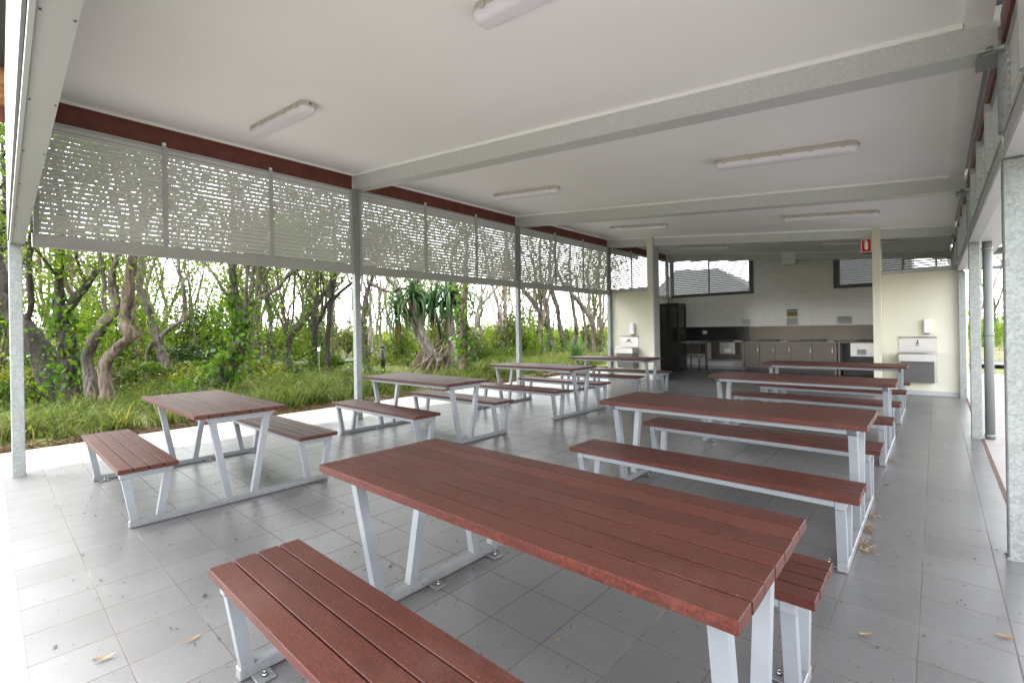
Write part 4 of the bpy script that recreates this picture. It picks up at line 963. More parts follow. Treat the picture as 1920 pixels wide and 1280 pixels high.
def make_tree(name, label, branches, bark, leaf, seed, leaves=60, lsize=.085, depth=2, tipL=1.3, vine=None, group=None, rough=.18, spread=.32, barekeep=1.0, shoots=0):
    q = random.Random(seed); rs = np.random.RandomState(seed)
    base = Vector(branches[0][0][:3]); base.z = gz(base.x, base.y)
    t = thing(name, label, 'tree', base, 0, group)
    m = MB(); tips = []; spl = []
    for bi, pl in enumerate(branches):
        P, rr = spline([(p[0] - base.x, p[1] - base.y, p[2] - base.z, p[3]) for p in pl])
        # wobble along the trunk
        P = [p + Vector((q.gauss(0, .10), q.gauss(0, .10), 0)) * r for p, r in zip(P, rr)]
        if bi == 0:
            for i in range(min(6, len(rr))): rr[i] *= 1 + .22 * (1 - i / 6) ** 2
        rr = [r * .88 for r in rr]; trunk_tube(m, P, rr, 12 if rr[0] > .08 else 8, q, rough); spl.append((P, rr))
        d = (P[-1] - P[-3]).normalized()
        if P[-1].z > 2.2 and rr[-1] < .09 or (bi == 0):
            for k in range(q.choice((2, 3))):
                grow(m, P[-1], d + Vector((q.gauss(0, .5), q.gauss(0, .5), q.gauss(.2, .3))), rr[-1] * .8, tipL * q.uniform(.7, 1.3), depth, q, tips)
        for i in range(4, len(P) - 1):
            if P[i].z > 2.3 and q.random() < .11 * barekeep:
                grow(m, P[i], Vector((q.gauss(0, 1), q.gauss(0, 1), q.uniform(.1, 1))), rr[i] * .42, tipL * q.uniform(.5, 1), max(0, depth - 1), q, tips)
    m.build('trunk', M[bark], t)
    if shoots:
        for P, rr in spl:
            for p in P:
                if .9 < p.z < 4.2 and q.random() < shoots: tips.append((p + Vector((q.gauss(0, .25), q.gauss(0, .25), q.gauss(.05, .15))), 1)); tips.append((p + Vector((q.gauss(0, .3), q.gauss(0, .3), q.gauss(0, .2))), 1))
    if leaves and tips:
        cs = []
        for p, L in tips:
            k = rs.poisson(leaves * LEAFK * rs.gamma(1.2, .8)); cs.append(np.array(p)[None] + rs.normal(0, 1, (k, 3)) * np.array([spread, spread, spread * .75]))
        c = np.concatenate(cs); np_mesh('crown', leaves_np(c, rs.uniform(.6, 1.5, len(c)) * lsize, rs), 4, M[leaf], t)
    if vine:
        cs = []
        for bi, z0, z1, dens, rad in vine:
            P, rr = spl[bi]
            for p, r in zip(P, rr):
                if z0 < p.z < z1:
                    f = 1 - .45 * (p.z - z0) / (z1 - z0); k = rs.poisson(dens * f * 2.2); g = rs.normal(0, 1, (k, 3)); g /= np.linalg.norm(g, axis=1, keepdims=True) + 1e-9
                    cs.append(np.array(p)[None] + g * (r + rs.gamma(1.5, rad * f * .5, (k, 1))) * np.array([1, 1, .6]))
        c = np.concatenate(cs); c = c[c[:, 2] > .02]
        np_mesh('vine', leaves_np(c, rs.uniform(.6, 1.6, len(c)) * .125, rs, .62, .75), 4, M['vine'], t)
    return t
T = TREES
make_tree('vine_tree', 'massive dark trunk leaning left behind the front left post', T['leaning'], 'barkdark', 'leafbright', 1, 55, .10, 2, 1.5, shoots=.14)
make_tree('vine_tree', 'upright tree with dark ivy around its lower trunk, right of the massive leaning trunk', T['vinetrunk'], 'barkdark', 'leafmid', 2, 60, .10, 2, 1.4, vine=[(0, .2, 2.2, 26, .26), (0, 2.2, 4.2, 7, .14), (1, .5, 2.6, 4, .1)], shoots=.14)
make_tree('paperbark_tree', 'twisted grey tree with S-shaped limbs between the ivy tree and the shaggy paperbark', T['twisted'], 'bark', 'leafbright', 3, 55, .09, 2, 1.3, shoots=.14)
make_tree('paperbark_tree', 'shaggy pale paperbark with a kinked trunk left of the leftmost tabletop', T['paperbark'], 'barkred', 'leafbright', 4, 50, .09, 2, 1.2, rough=.3, shoots=.14)
make_tree('paperbark_tree', 'tree with a crooked trunk and a low side limb reaching right, above the leftmost table', T['crooked'], 'bark', 'leafbright', 5, 60, .09, 2, 1.3, shoots=.14)
make_tree('vine_tree', 'bent tree thickly wrapped in bright green vine with a broken dead limb', T['bentvine'], 'bark', 'leafbright', 6, 60, .10, 2, 1.3, vine=[(0, .0, 2.3, 55, .24), (0, 2.2, 3.0, 6, .1), (2, 1.0, 2.4, 5, .1)], shoots=.14)
make_tree('paperbark_tree', 'two straight grey trunks joined at the base just right of the vine wrapped tree', T['doubletrunk'], 'bark', 'leafolive', 7, 55, .10, 2, 1.3, shoots=.14)
make_tree('vine_tree', 'forked tree leaning right with thin bare stems on its left', T['leaningfork'], 'bark', 'leafolive', 8, 60, .09, 2, 1.4, vine=[(0, .2, 3.0, 9, .14)], shoots=.14)
make_tree('paperbark_tree', 'slim dark tree behind the small white marker sign', T['slender'], 'barkdark', 'leafolive', 9, 60, .10, 2, 1.3, vine=[(0, .0, 1.5, 10, .2)])
make_tree('paperbark_tree', 'dark forked tree just right of the small white marker sign', T['darkfork'], 'barkdark', 'leafolive', 10, 60, .10, 2, 1.5, shoots=.14)
make_tree('paperbark_tree', 'curved brown tree right beside the second left post', T['postside'], 'bark', 'leafbright', 12, 50, .09, 2, 1.2, vine=[(0, 0, 1.6, 8, .18)])
make_tree('paperbark_tree', 'pale grey trunk slanting down behind the pandanus roots', T['greyslant'], 'barkpale', 'leafolive', 13, 30, .09, 2, 1.3)
make_tree('paperbark_tree', 'thin almost black bare trunk between the two pandanus', T['thindark'], 'barkdark', 'leafdark', 14, 12, .09, 1, .5)
make_tree('vine_tree', 'trunk draped in yellow green vine right of the pandanus', T['vinedrape'], 'barkred', 'leafbright', 15, 70, .10, 2, 1.0, vine=[(0, .0, 3.0, 15, .17)])
make_tree('paperbark_tree', 'pale slender branching tree right of the vine draped trunk', T['palegrey'], 'barkpale', 'leafyellow', 16, 14, .09, 2, 1.2)
make_tree('paperbark_tree', 'straight pale trunk just left of the third left post', T['straight'], 'barkpale', 'leafyellow', 17, 25, .10, 2, 1.4, rough=.26)
make_tree('paperbark_tree', 'forked brown tree leaning left, just right of the third left post', T['forkedfar'], 'bark', 'leafbright', 18, 20, .10, 2, 1.5, vine=[(0, 0, 2.2, 12, .22)])
make_tree('paperbark_tree', 'rough barked trunk leaning left with a leafy base, second right of the third left post', T['barkyfar'], 'bark', 'leafbright', 19, 20, .10, 2, 1.5, vine=[(0, 0, 1.6, 12, .22)])
make_tree('paperbark_tree', 'mottled upright trunk midway between the third left post and the cream wall', T['mottled'], 'bark', 'leafyellow', 20, 16, .10, 2, 1.4)
make_tree('paperbark_tree', 'slimmest brown trunk, left of the elbowed tree near the cream wall', T['slimfar'], 'barkred', 'leafyellow', 21, 16, .10, 2, 1.4)
make_tree('paperbark_tree', 'brown tree with an elbow in its trunk near the left cream wall', T['elbow'], 'bark', 'leafyellow', 22, 16, .10, 2, 1.5)
make_tree('paperbark_tree', 'reddish upright trunk right beside the left cream wall', T['reddish'], 'barkred', 'leafyellow', 23, 16, .10, 2, 1.4)

# pandanus
def pandanus(label, trunks, roots, crowns, seed):
    rs = np.random.RandomState(seed); q = random.Random(seed)
    base = Vector(roots[0][1]); base.z = gz(base.x, base.y)
    t = thing('pandanus', label, 'pandanus', base)
    m = MB()
    for tr in trunks:
        P, rr = spline([(p[0] - base.x, p[1] - base.y, p[2] - base.z, p[3]) for p in tr], .12); trunk_tube(m, P, rr, 12, q, .10)
    m.build('trunk', M['barkpale'], t)
    for a, b_ in roots:
        m = MB(); a = Vector(a) - base; b_ = Vector(b_) - base; b_.z = -.1
        mid = (a + b_) / 2 + Vector((0, 0, .10)); mid += (b_ - a) * .06
        P, rr = spline([(*a, .020), (*mid, .026), (*b_, .030)], .1); trunk_tube(m, P, rr, 7, q, .12); m.build('prop_root', M['root'], t)
    for (cx_, cy_, cz_, rad, n) in crowns:
        c = np.array([cx_ - base.x, cy_ - base.y, cz_ - base.z])
        az = rs.uniform(0, 2 * np.pi, n); el = rs.uniform(-.35, 1.4, n)
        L = rad * rs.uniform(.75, 1.25, n); seg = 6; tt = np.linspace(0, 1, seg + 1)
        P = np.zeros((n, seg + 1, 3)); pos = np.repeat(c[None], n, 0) + np.stack([np.cos(az) * .06, np.sin(az) * .06, rs.uniform(-.10, .22, n)], 1); e = el.copy()
        P[:, 0] = pos
        for i in range(seg):
            st = L / seg
            pos = pos + np.stack([np.cos(az) * np.cos(e) * st, np.sin(az) * np.cos(e) * st, np.sin(e) * st], 1); P[:, i + 1] = pos
            e = e - rs.uniform(.10, .38, n) * (1 + 1.0 * (i > 1))
        side = np.stack([-np.sin(az), np.cos(az), np.zeros(n)], 1)[:, None, :]
        W = (.042 * (1 - tt ** 2 * .92))[None, :, None]
        A = P + side * W; B_ = P - side * W
        quads = np.stack([A[:, :-1], B_[:, :-1], B_[:, 1:], A[:, 1:]], 2).reshape(-1, 3)
        conn_ribbons('crown', quads, seg, M['pandan'], t)
        # hanging dead skirt
        n2 = n // 3; az = rs.uniform(0, 6.28, n2); b0 = c[None] + np.stack([np.cos(az) * .09, np.sin(az) * .09, -rs.uniform(0, .35, n2)], 1)
        quads = blades_np(b0 * np.array([1, 1, -1]), rs.uniform(.35, .85, n2) * rad, rs.uniform(.02, .12, n2), np.full(n2, .035), az, rs, 3) * np.array([1, 1, -1])
        conn_ribbons('dead_skirt', quads, 3, M['dead'], t)
    return t
pandanus('pandanus with two leaning trunks on a cone of prop roots', [[(-12.95, 10.55, .25, .13), (-13.17, 10.36, .55, .13), (-13.38, 10.16, 1.05, .12), (-13.58, 9.98, 1.65, .11), (-13.85, 9.74, 2.35, .10)],
   [(-12.75, 10.45, .35, .11), (-12.96, 10.27, .73, .11), (-13.19, 10.07, 1.36, .10), (-13.33, 9.94, 1.99, .10), (-13.5, 9.79, 2.95, .09)]],
   [((-13.35 + .03 * i, 10.22 + .015 * i, .45 + .075 * (i % 8) + .25 * (i % 3 == 0)), (-13.35 + .72 * math.cos(i * 1.37) * (.55 + .05 * (i % 9)), 10.15 + .75 * math.sin(i * 1.37) * (.55 + .05 * (i % 9)), 0)) for i in range(30)],
   [(-13.98, 9.62, 2.0, 1.15, 80), (-13.40, 9.86, 2.55, 1.15, 80), (-13.66, 10.3, 2.1, .9, 45)], 31)
pandanus('darker pandanus with an upright trunk and drooping green crown behind the thin black trunk', [[(-12.80, 11.1, -.1, .15), (-12.79, 11.1, .24, .15), (-12.83, 11.06, 1.0, .14), (-12.85, 11.04, 1.53, .15), (-12.87, 11.02, 2.41, .13), (-12.9, 11.0, 2.95, .10)]],
   [((-12.8, 11.1, .35 + .1 * (i % 4)), (-12.8 + .45 * math.cos(i * 1.1), 11.1 + .45 * math.sin(i * 1.1), 0)) for i in range(12)],
   [(-12.9, 11.0, 2.45, 1.35, 95), (-13.3, 10.66, 2.25, 1.2, 65), (-12.5, 11.25, 2.35, 1.2, 65)], 33)

# shrubs
def make_shrub(name, label, loc, size, leaf, seed, n, lsize=.09, group=None, clumps=9, stems=True, cat='shrub'):
    rs = np.random.RandomState(seed); q = random.Random(seed)
    t = thing(name, label, cat, (loc[0], loc[1], gz(loc[0], loc[1])), 0, group)
    sx, sy, sz = size; cs = []; st = MB()
    for k in range(clumps):
        a = rs.uniform(0, 6.28); r = rs.uniform(0, .75) ** .7; zc_ = sz * rs.uniform(.25, .85) * (1 - .35 * r)
        c = np.array([math.cos(a) * r * sx, math.sin(a) * r * sy, zc_]); m_ = max(8, int(n / clumps * rs.uniform(.5, 1.6)))
        g = rs.normal(0, 1, (m_, 3)); g /= np.linalg.norm(g, axis=1, keepdims=True); g *= rs.uniform(.35, 1.05, (m_, 1)) ** .6
        cs.append(c[None] + g * np.array([sx * .38, sy * .38, sz * .30]) * rs.uniform(.7, 1.3))
        if stems:
            P, rr = spline([(0, 0, 0, .02), (c[0] * .4, c[1] * .4, c[2] * .45, .015), (*c, .007)], .25); trunk_tube(st, P, rr, 5, q, .1)
    c = np.concatenate(cs); c = c[c[:, 2] > .02]
    np_mesh('foliage', leaves_np(c, rs.uniform(.55, 1.5, len(c)) * lsize, rs, .5, .25), 4, M[leaf], t)
    if stems: st.build('stem', M['barkdark'], t)
    return t
make_shrub('shrub', 'dark dense rounded bush behind the leftmost tabletop', (-19.6, 5.0), (1.5, 1.8, 1.25), 'leafdark', 41, 5200, .09)
make_shrub('shrub', 'dark green bush under the vine wrapped tree, right of the dense rounded bush', (-18.0, 5.5), (1.0, 1.0, 1.0), 'leafdark', 42, 2600, .09)
make_shrub('shrub', 'tall dark evergreen shrub in the middle distance left of the vine wrapped tree', (-25.5, 7.0), (1.2, 1.2, 3.0), 'leafdark', 43, 4200, .12)
make_shrub('shrub', 'low bush at the foot of the dark forked tree', (-17.2, 8.6), (.9, .9, .75), 'leafmid', 44, 1800, .09)
make_shrub('shrub', 'low green bush at the foot of the straight pale trunk left of the third post', (-15.2, 16.2), (1.4, 1.4, .9), 'leafmid', 45, 2600, .09)
make_shrub('shrub', 'dense green bush behind the pandanus trunks', (-15.6, 14.2), (1.3, 1.6, 1.6), 'leafmid', 46, 3600, .11)
make_shrub('shrub', 'yellow green bush beside the massive leaning trunk at the left edge', (-17.6, .2), (1.2, 1.4, 1.0), 'leafyellow', 47, 2600, .08)
# strap leaved tuft by the far cream wall
rs = np.random.RandomState(51); t = thing('flax_tuft', 'tall strap leaved green tuft left of the left cream wall', 'plant', (-11.0, 16.2, gz(-11, 16.2)))
n = 150; az = rs.uniform(0, 6.28, n); base = np.stack([np.cos(az) * .12, np.sin(az) * .12, np.zeros(n)], 1)
conn_ribbons('foliage', blades_np(base, rs.uniform(.7, 1.3, n), rs.uniform(.1, .6, n), rs.uniform(.03, .05, n), az, rs, 5), 5, M['pandan'], t)
# undergrowth shrubs, copied
protos = []
specs = [('leafyellow', (1.3, 1.3, 1.5), 1700, .12, 'yellow green leafy shrub in the undergrowth beyond the grass', 'yellow green undergrowth shrubs'),
         ('leafbright', (1.4, 1.4, 1.9), 1900, .12, 'bright green leafy shrub in the undergrowth beyond the grass', 'bright green undergrowth shrubs'),
         ('leafmid', (1.5, 1.5, 1.3), 1800, .11, 'mid green spreading shrub in the undergrowth beyond the grass', 'mid green undergrowth shrubs'),
         ('leafolive', (1.2, 1.2, 2.3), 1700, .12, 'tall olive leafy shrub in the undergrowth beyond the grass', 'olive undergrowth shrubs')]
def side_ok(x, y, pad=1.2):
    for i in range(len(PATH) - 1):
        a = Vector(PATH[i]); b_ = Vector(PATH[i + 1]); p = Vector((x, y)); t_ = max(0, min(1, (p - a).dot(b_ - a) / (b_ - a).length_squared))
        if (a + (b_ - a) * t_ - p).length < pad: return False
    return True
q = random.Random(77)
spots = []
while len(spots) < 84:
    d = q.uniform(22, 46); a = q.uniform(-.1, 1.02)   # angle from the -x axis towards +y
    x, y = -d * math.cos(a), d * math.sin(a)
    if not side_ok(x, y, 2.0) or (x > -15 and y > 15) or x > -9: continue
    if d < 27 and q.random() < .55: continue
    spots.append((x, y))
spots += [(2.2, 42), (4.5, 46), (.8, 52), (6, 50), (3.2, 58)]
first = {}
for i, (x, y) in enumerate(spots):
    k = q.choice((0, 0, 1, 1, 2, 3)); lf, sz, n, ls, lab, grp = specs[k]
    if (k, i % 2) not in first:
        o = make_shrub('undergrowth_shrub', lab, (x, y), sz, lf, 60 + k + 10 * (i % 2), n, ls, grp, 11); first[(k, i % 2)] = o
    else: o = copy_tree(first[(k, i % 2)])
    s_ = q.uniform(.65, 1.25); o.location = (x, y, gz(x, y)); o.rotation_euler = (0, 0, q.uniform(0, 6.28)); o.scale = (s_, s_, s_ * q.uniform(.75, 1.2))
# low mixed weeds standing above the grass, copied
wp = {}; wspecs = [('leafmid', 'low mid green leafy weed clump standing in the grass', 'mid green weed clumps'), ('leafyellow', 'low yellow green weed clump standing in the grass', 'yellow green weed clumps'),
                   ('leafolive', 'low greyish olive weed clump standing in the grass', 'olive weed clumps'), ('leafdark', 'low dark green weed clump standing in the grass', 'dark weed clumps')]
for i in range(170):
    x, y = q.uniform(-21.5, -10.2), q.uniform(-.5, 17)
    if i < 60: x, y = q.uniform(-18, -14.5), q.uniform(-.3, 6.5)
    elif i < 120: x, y = q.uniform(-13, -9.3), q.uniform(-.3, 10)
    if math.hypot(x + 13.3, y - 9.9) < 2.2 or math.hypot((x + 15.2) / 2.9, (y - 9.8) / 1.5) < 1 or not side_ok(x, y, 1.6): continue
    if x > -14.6 and y < 5.2: continue
    k = q.choice((0, 0, 1, 2, 2, 3)); lf, lab, grp = wspecs[k]
    if k not in wp: o = make_shrub('weed_clump', lab, (x, y), (.55, .55, .62), lf, 200 + k, 520, .075, grp, 8, cat='weed'); wp[k] = o
    else: o = copy_tree(wp[k])
    s_ = q.uniform(.6, 1.35) * (.55 if x > -13.5 else 1); o.location = (x, y, gz(x, y)); o.rotation_euler = (0, 0, q.uniform(0, 6.28)); o.scale = (s_, s_, s_ * q.uniform(.7, 1.3))
# leafy saplings filling the space between the near trunks
sp_ = {}; sspecs = [('leafbright', 'tall loose bright green sapling between the near trunks', 'bright green saplings'), ('leafmid', 'tall loose mid green sapling between the near trunks', 'mid green saplings')]
for i, (x, y) in enumerate([(-22.5, 1.0), (-20.8, 2.2), (-24.5, 2.6), (-22.0, 3.6), (-25.5, 4.6), (-21.6, 5.2), (-27, 6.4), (-19.4, 2.9), (-18.6, .2), (-26.5, 8.6), (-20.6, 6.4), (-24.6, 11.8), (-26.5, 15.5), (-20.8, 14.4), (-18.8, 13.2), (-21, 17.2)]):
    k = (0, 0, 1)[i % 3]; lf, lab, grp = sspecs[k]
    if k not in sp_: o = make_shrub('sapling', lab, (x, y), (1.0, 1.0, 4.3), lf, 230 + k, 1500, .13, grp, 16); sp_[k] = o
    else: o = copy_tree(sp_[k])
    s_ = q.uniform(.75, 1.15) * (.72 if x > -22 and y > 10 else 1); o.location = (x, y, gz(x, y)); o.rotation_euler = (0, 0, q.uniform(0, 6.28)); o.scale = (s_, s_, s_)
# background trees, copied
VINES = {'barkleafbright': [(0, .3, 4.5, 6, .3)], 'barkredleafolive': [(0, .2, 2.0, 3, .2)]}
def rand_tree(seed, bark, leaf, lab, grp, H, r, nl):
    qq = random.Random(seed); pl = [(0, 0, -.2, r * 1.2)]; x = y = 0
    lx, ly = qq.gauss(0, .10), qq.gauss(0, .10)
    for i in range(1, 8):
        z = H * .62 * i / 7; x += lx * H / 7 + qq.gauss(0, .11); y += ly * H / 7 + qq.gauss(0, .11); pl.append((x, y, z, r * (1 - .45 * i / 7)))
    br = [pl]
    for k in range(qq.choice((1, 2, 2))):
        j = qq.randint(2, 5); a = qq.uniform(0, 6.28); p = pl[j]; l = H * .28; b_ = [(*p[:3], r * .55)]
        for i in range(1, 5): b_.append((p[0] + math.cos(a) * l * .30 * i ** .8 * .6, p[1] + math.sin(a) * l * .30 * i ** .8 * .6, p[2] + l * .42 * i, r * (.55 - .07 * i)))
        br.append(b_)
    return make_tree('woodland_tree', lab, br, bark, leaf, seed, nl * 2, .13, 1, 1.5, VINES.get(bark + leaf), grp, .2, .42)
bspecs = [('barkpale', 'leafyellow', 'slender pale trunked tree standing in the far woodland', 'pale far woodland trees', 7.5, .10, 15),
          ('bark', 'leafbright', 'leafy brown trunked tree standing in the far woodland', 'leafy far woodland trees', 7, .11, 26),
          ('barkred', 'leafolive', 'thin reddish trunked tree standing in the far woodland', 'reddish far woodland trees', 7.5, .085, 18),
          ('barkpale', 'leafbright', 'crooked whitish tree with sparse leaves in the far woodland', 'whitish far woodland trees', 6.5, .09, 12)]
fb = {}; spots = []
while len(spots) < 125:
    d = q.uniform(23, 62); a = q.uniform(-.06, 1.06); x, y = -d * math.cos(a), d * math.sin(a)
    if not side_ok(x, y, 1.6) or x > -12 or (x > -14.5 and y > 22): continue
    if d < 30 and q.random() < .4: continue
    spots.append((x, y))
near = [(-23.0, 5.8), (-26.5, 2.2), (-28, 8.5), (-25, 12.5), (-30, 5.5), (-27, 15.5), (-19.0, 1.6), (-20.3, .4), (-21.5, 2.2), (-23.5, .8), (-20.5, 3.6), (-26, 4.2), (-19.8, 7.6), (-24.5, 10.0), (-21.0, 13.5), (-20.0, 15.2), (-22, 18)]
right = [(3.0, 44), (1.6, 36), (4.2, 52), (2.6, 57), (1.9, 47), (5.5, 62), (7, 55)]
for i, (x, y) in enumerate(near + right + spots):
    k = q.choice((0, 0, 0, 1, 2, 3)) if i >= len(near) else q.choice((1, 1, 2)); bk_, lf, lab, grp, H, r_, nl = bspecs[k]; v = i % 3
    if (k, v) not in fb: o = rand_tree(100 + 7 * k + v, bk_, lf, lab, grp, H, r_, nl); fb[(k, v)] = o
    else: o = copy_tree(fb[(k, v)])
    s_ = q.uniform(.8, 1.25); o.location = (x, y, gz(x, y)); o.rotation_euler = (0, 0, q.uniform(0, 6.28)); o.scale = (s_, s_, s_ * q.uniform(.9, 1.15))
# far off wood: one mass
rs = np.random.RandomState(88); cs = []
for k in range(260):
    d = rs.uniform(60, 95); a = rs.uniform(-.25, 1.95); x, y = -d * math.cos(a), d * math.sin(a)
    h = rs.gamma(3, .45) + .8; w = rs.uniform(1.5, 3.5); m_ = 110
    g = rs.normal(0, .5, (m_, 3)); cs.append(np.array([x, y, h * .5]) + g * np.array([w, w, h * .55]))
c = np.concatenate(cs); c = c[c[:, 2] > 0]
tag(np_mesh('distant_woodland', leaves_np(c, rs.uniform(.25, .6, len(c)), rs, .6), 4, M['leafyellow']), 'pale yellow green woodland closing the view far behind the trees', 'woodland', None, 'stuff')

# grass
rs = np.random.RandomState(21)
def in_path(x, y, pad):
    bad = np.zeros(len(x), bool)
    for i in range(len(PATH) - 1):
        a = np.array(PATH[i]); b_ = np.array(PATH[i + 1]); ab = b_ - a
        t_ = np.clip(((x - a[0]) * ab[0] + (y - a[1]) * ab[1]) / (ab @ ab), 0, 1)
        bad |= np.hypot(x - a[0] - t_ * ab[0], y - a[1] - t_ * ab[1]) < pad
    return bad
GZ = np.vectorize(gz)
quads = []
def sow(n, x0, x1, y0, y1, h0, h1, w0, w1, patch=.20, tuft=7, lean=(.15, .7)):
    k = n // tuft; x = rs.uniform(x0, x1, k); y = rs.uniform(y0, y1, k)
    dens = np.clip(.5 + .62 * np.sin(x * 1.55 + 2 * np.sin(y * .83)) * np.sin(y * 1.22 + 1.5 * np.sin(x * .7)), 0, 1)
    ok = (rs.uniform(0, 1, k) < patch + (1 - patch) * dens) & ~in_path(x, y, 1.0 + .0 * x)
    # leaf covered bare soil round the pandanus and by the far apron
    ok &= ~(((np.hypot((x + 13.3) / 2.3, (y - 9.9) / 1.9) < 1) | (np.hypot((x + 15.2) / 2.6, (y - 9.9) / 1.1) < 1)) & (rs.uniform(0, 1, k) < .93))
    ok &= ~((y > 10.5) & (x > -9.6 - .05 * (y - 10)) & (rs.uniform(0, 1, k) < .9))
    x, y, dens = x[ok], y[ok], dens[ok]; hs = (rs.uniform(h0, h1, len(x)) * (.65 + .6 * dens))
    X = np.repeat(x, tuft) + rs.normal(0, .055, len(x) * tuft); Y = np.repeat(y, tuft) + rs.normal(0, .055, len(x) * tuft)
    H = np.repeat(hs, tuft) * rs.uniform(.5, 1.2, len(X)); Z = GZ(X, Y) - .02
    Z = np.where((X > -10.5) & (Y > -8) & (Y < 18), np.maximum(Z, -.05), Z)
    quads.append(blades_np(np.stack([X, Y, Z], 1), H, H * rs.uniform(lean[0], lean[1], len(X)) * 1.1, rs.uniform(w0, w1, len(X)), rs.uniform(0, 6.28, len(X)), rs, 4))
sow(27000, -11.8, -8.85, -1.0, 17, .24, .54, .007, .018, lean=(.4, 1.25))
sow(11000, -11.4, -8.85, -1.0, 17, .38, .66, .012, .027, .15, 26, (.5, 1.2))
sow(24000, -15.5, -11.5, -1.0, 22, .22, .50, .008, .020, lean=(.4, 1.2))
sow(9000, -16.0, -11.5, -1.0, 18, .32, .62, .012, .028, .15, 26, (.4, 1.2))
sow(22000, -20.5, -15.5, -1.5, 34, .18, .42, .010, .022, lean=(.3, 1.1))
sow(13000, -34, -20.5, -2, 44, .25, .5, .018, .038)
sow(3000, .9, 8, 24, 50, .2, .5, .015, .03)
tag(conn_ribbons('grass', np.concatenate(quads), 4, M['grass']), 'tall tangled green grass covering the ground left of the concrete', 'grass', None, 'stuff')
# broad weeds through the grass
n = 70000; x = rs.uniform(-24, -9.0, n); y = rs.uniform(-1.2, 26, n)
dens = .5 + .5 * np.sin(x * .8 + 1.7 * np.sin(y * .5) + 1) * np.sin(y * .7 + 2)
ok = (rs.uniform(0, 1, n) < .15 + .8 * dens ** 2) & ~in_path(x, y, 1.1) & ~(np.hypot((x + 14.5) / 3.6, (y - 9.9) / 1.7) < 1)
x, y, dens = x[ok], y[ok], dens[ok]; z = GZ(x, y) + rs.uniform(.03, .36, len(x)) * (.5 + dens)
tag(np_mesh('weeds', leaves_np(np.stack([x, y, z], 1), rs.uniform(.03, .10, len(x)), rs, .5, .1), 4, M['leafmid']), 'leafy green weeds mixed into the tall grass', 'weeds', None, 'stuff')
n = 4500; x = rs.uniform(-26, -14, n); y = rs.uniform(-1.2, 26, n)
dens = .5 + .5 * np.sin(x * .6 + 1.2 * np.sin(y * .45)) * np.sin(y * .55 + .4)
ok = (rs.uniform(0, 1, n) < dens ** 2) & ~in_path(x, y, 1.1) & ~((x > -15.5) & (y < 6)); x, y = x[ok], y[ok]; z = GZ(x, y) + rs.uniform(.2, .6, len(x))
tag(np_mesh('weeds', leaves_np(np.stack([x, y, z], 1), rs.uniform(.05, .12, len(x)), rs, .5, .1), 4, M['leafyellow']), 'yellow flowering weeds along the edge of the trees', 'weeds', None, 'stuff')
# leaf litter
n = 16000; x = np.concatenate([-8.35 - rs.gamma(1.6, .17, n), rs.normal(-13.2, 1.3, 5000), rs.uniform(-10, -8.4, 7000), rs.uniform(.9, 8, 6000)]); y = np.concatenate([rs.uniform(-2, 17, n), rs.normal(9.9, 1.2, 5000), rs.uniform(10.3, 15, 7000), rs.uniform(17.7, 40, 6000)])
z = GZ(x, y) + rs.uniform(.0, .05, len(x)); z = np.where((x > -8.8) & (y < 18) & (x < 0), np.maximum(z, -.03 + rs.uniform(0, .05, len(x))), z)
c = np.stack([x, y, z], 1); v = leaves_np(c, rs.uniform(.03, .085, len(x)), rs, .45, 0).reshape(-1, 4, 3); v[:, :, 2] = c[:, None, 2] + (v[:, :, 2] - c[:, None, 2]) * .3 + .01
tag(np_mesh('leaf_litter', v.reshape(-1, 3), 4, M['litter']), 'brown fallen leaves lining the edge of the concrete and the pandanus roots', 'leaf litter', None, 'stuff')

# bollard and marker
B = thing('bollard_light', 'black bollard light beside the path left of the pandanus', 'bollard', (-15.9, 10.23, gz(-15.9, 10.23) + .02))
p = MB(); p.tube([(0, 0, 0), (0, 0, .81)], .085, 20); p.build('post', M['black'], B)
p = MB(); p.tube([(0, 0, .811), (0, 0, .84)], .075, 20); p.build('lens', M['white'], B)
p = MB(); p.tube([(0, 0, .841), (0, 0, .95)], .088, 20); p.build('cap', M['black'], B)
p = MB(); p.tube([(0, 0, 0), (0, 0, .03)], .13, 20); p.build('base_plate', M['concrete'], B)
B = thing('marker_sign', 'small white square marker on a thin stake between two dark trunks', 'sign', (-16.6, 8.05, gz(-16.6, 8.05)), R(40))
p = MB(); p.box(-.012, .012, -.02, .0, 0, .95); p.build('stake', M['galv'], B)
p = MB(); p.box(-.055, .055, -.03, -.0205, .82, .96); p.build('plate', M['white'], B)

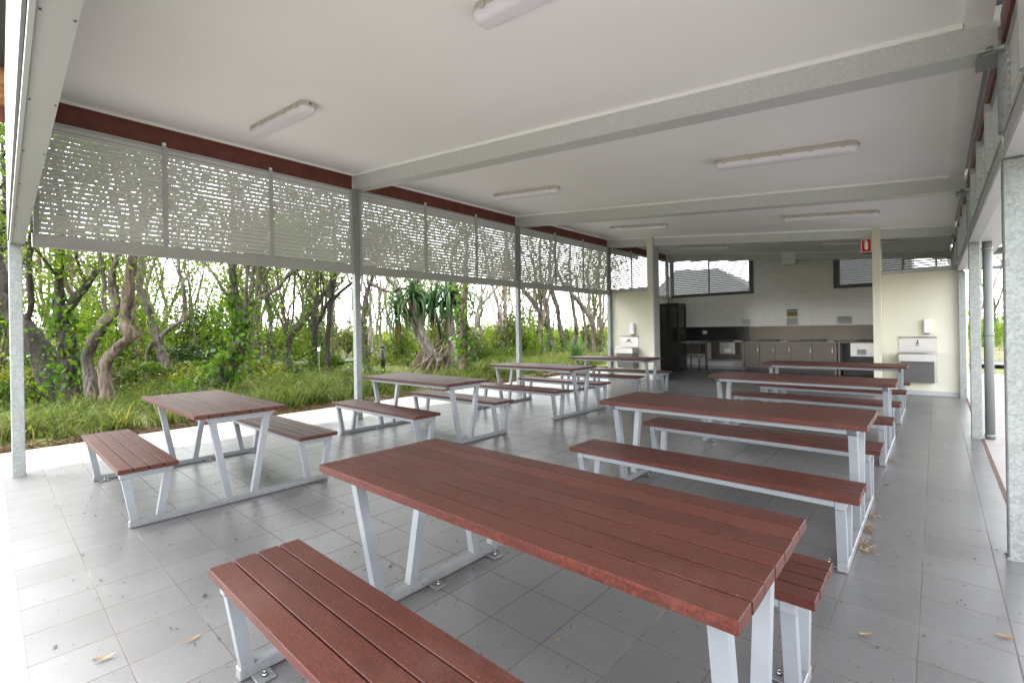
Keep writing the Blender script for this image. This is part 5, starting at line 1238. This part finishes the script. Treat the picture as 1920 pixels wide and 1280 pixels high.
# ------------------------------------------------------------------ light, world, camera
w = bpy.data.worlds.new('World'); scene.world = w; w.use_nodes = True
nt = w.node_tree; bg = nt.nodes['Background']
sky = nt.nodes.new('ShaderNodeTexSky'); sky.sky_type = 'NISHITA'; sky.sun_disc = False
SUN_EL, SUN_AZ = 66, -115
sky.sun_elevation = R(SUN_EL); sky.sun_rotation = R(SUN_AZ); sky.air_density = 1.0; sky.dust_density = 1.2; sky.ozone_density = 1.0
hs = nt.nodes.new('ShaderNodeHueSaturation'); hs.inputs['Saturation'].default_value = .14; hs.inputs['Value'].default_value = 1.0
nt.links.new(sky.outputs[0], hs.inputs['Color']); nt.links.new(hs.outputs[0], bg.inputs[0]); bg.inputs[1].default_value = 1.5
sl = bpy.data.lights.new('sun', 'SUN'); sl.energy = 5.0; sl.angle = R(18); sl.color = (1, .96, .90)
so = bpy.data.objects.new('sun', sl); COL.objects.link(so)
# sun_rotation is measured from +Y towards +X
dirv = Vector((math.sin(R(SUN_AZ)) * math.cos(R(SUN_EL)), math.cos(R(SUN_AZ)) * math.cos(R(SUN_EL)), math.sin(R(SUN_EL))))
so.rotation_euler = dirv.to_track_quat('Z', 'Y').to_euler(); so.location = (0, 0, 30)

cam = bpy.data.cameras.new('camera'); co = bpy.data.objects.new('camera', cam); COL.objects.link(co); scene.camera = co
cam.sensor_width = 36; cam.lens = 886.545 / 1920 * 36; cam.shift_y = -(640 - 618.933) / 1920; cam.clip_start = .03; cam.clip_end = 1500
co.matrix_world = Matrix.Translation((0, 0, 1.3654)) @ Matrix.Rotation(.7313, 4, 'Z') @ Matrix.Rotation(math.pi / 2, 4, 'X') @ Matrix.Rotation(-.0173, 4, 'Z')

scene.view_settings.view_transform = 'Standard'; scene.view_settings.look = 'None'; scene.view_settings.exposure = 0; scene.view_settings.gamma = 1
scene.render.engine = 'CYCLES'
cy = scene.cycles
cy.max_bounces = 12; cy.diffuse_bounces = 7; cy.glossy_bounces = 4; cy.transparent_max_bounces = 12; cy.transmission_bounces = 4
cy.use_denoising = True; cy.denoising_input_passes = 'RGB_ALBEDO_NORMAL'; cy.denoising_prefilter = 'ACCURATE'; cy.sample_clamp_indirect = 8; cy.caustics_reflective = False; cy.caustics_refractive = False
try: cy.denoiser = 'OPENIMAGEDENOISE'
except Exception: pass
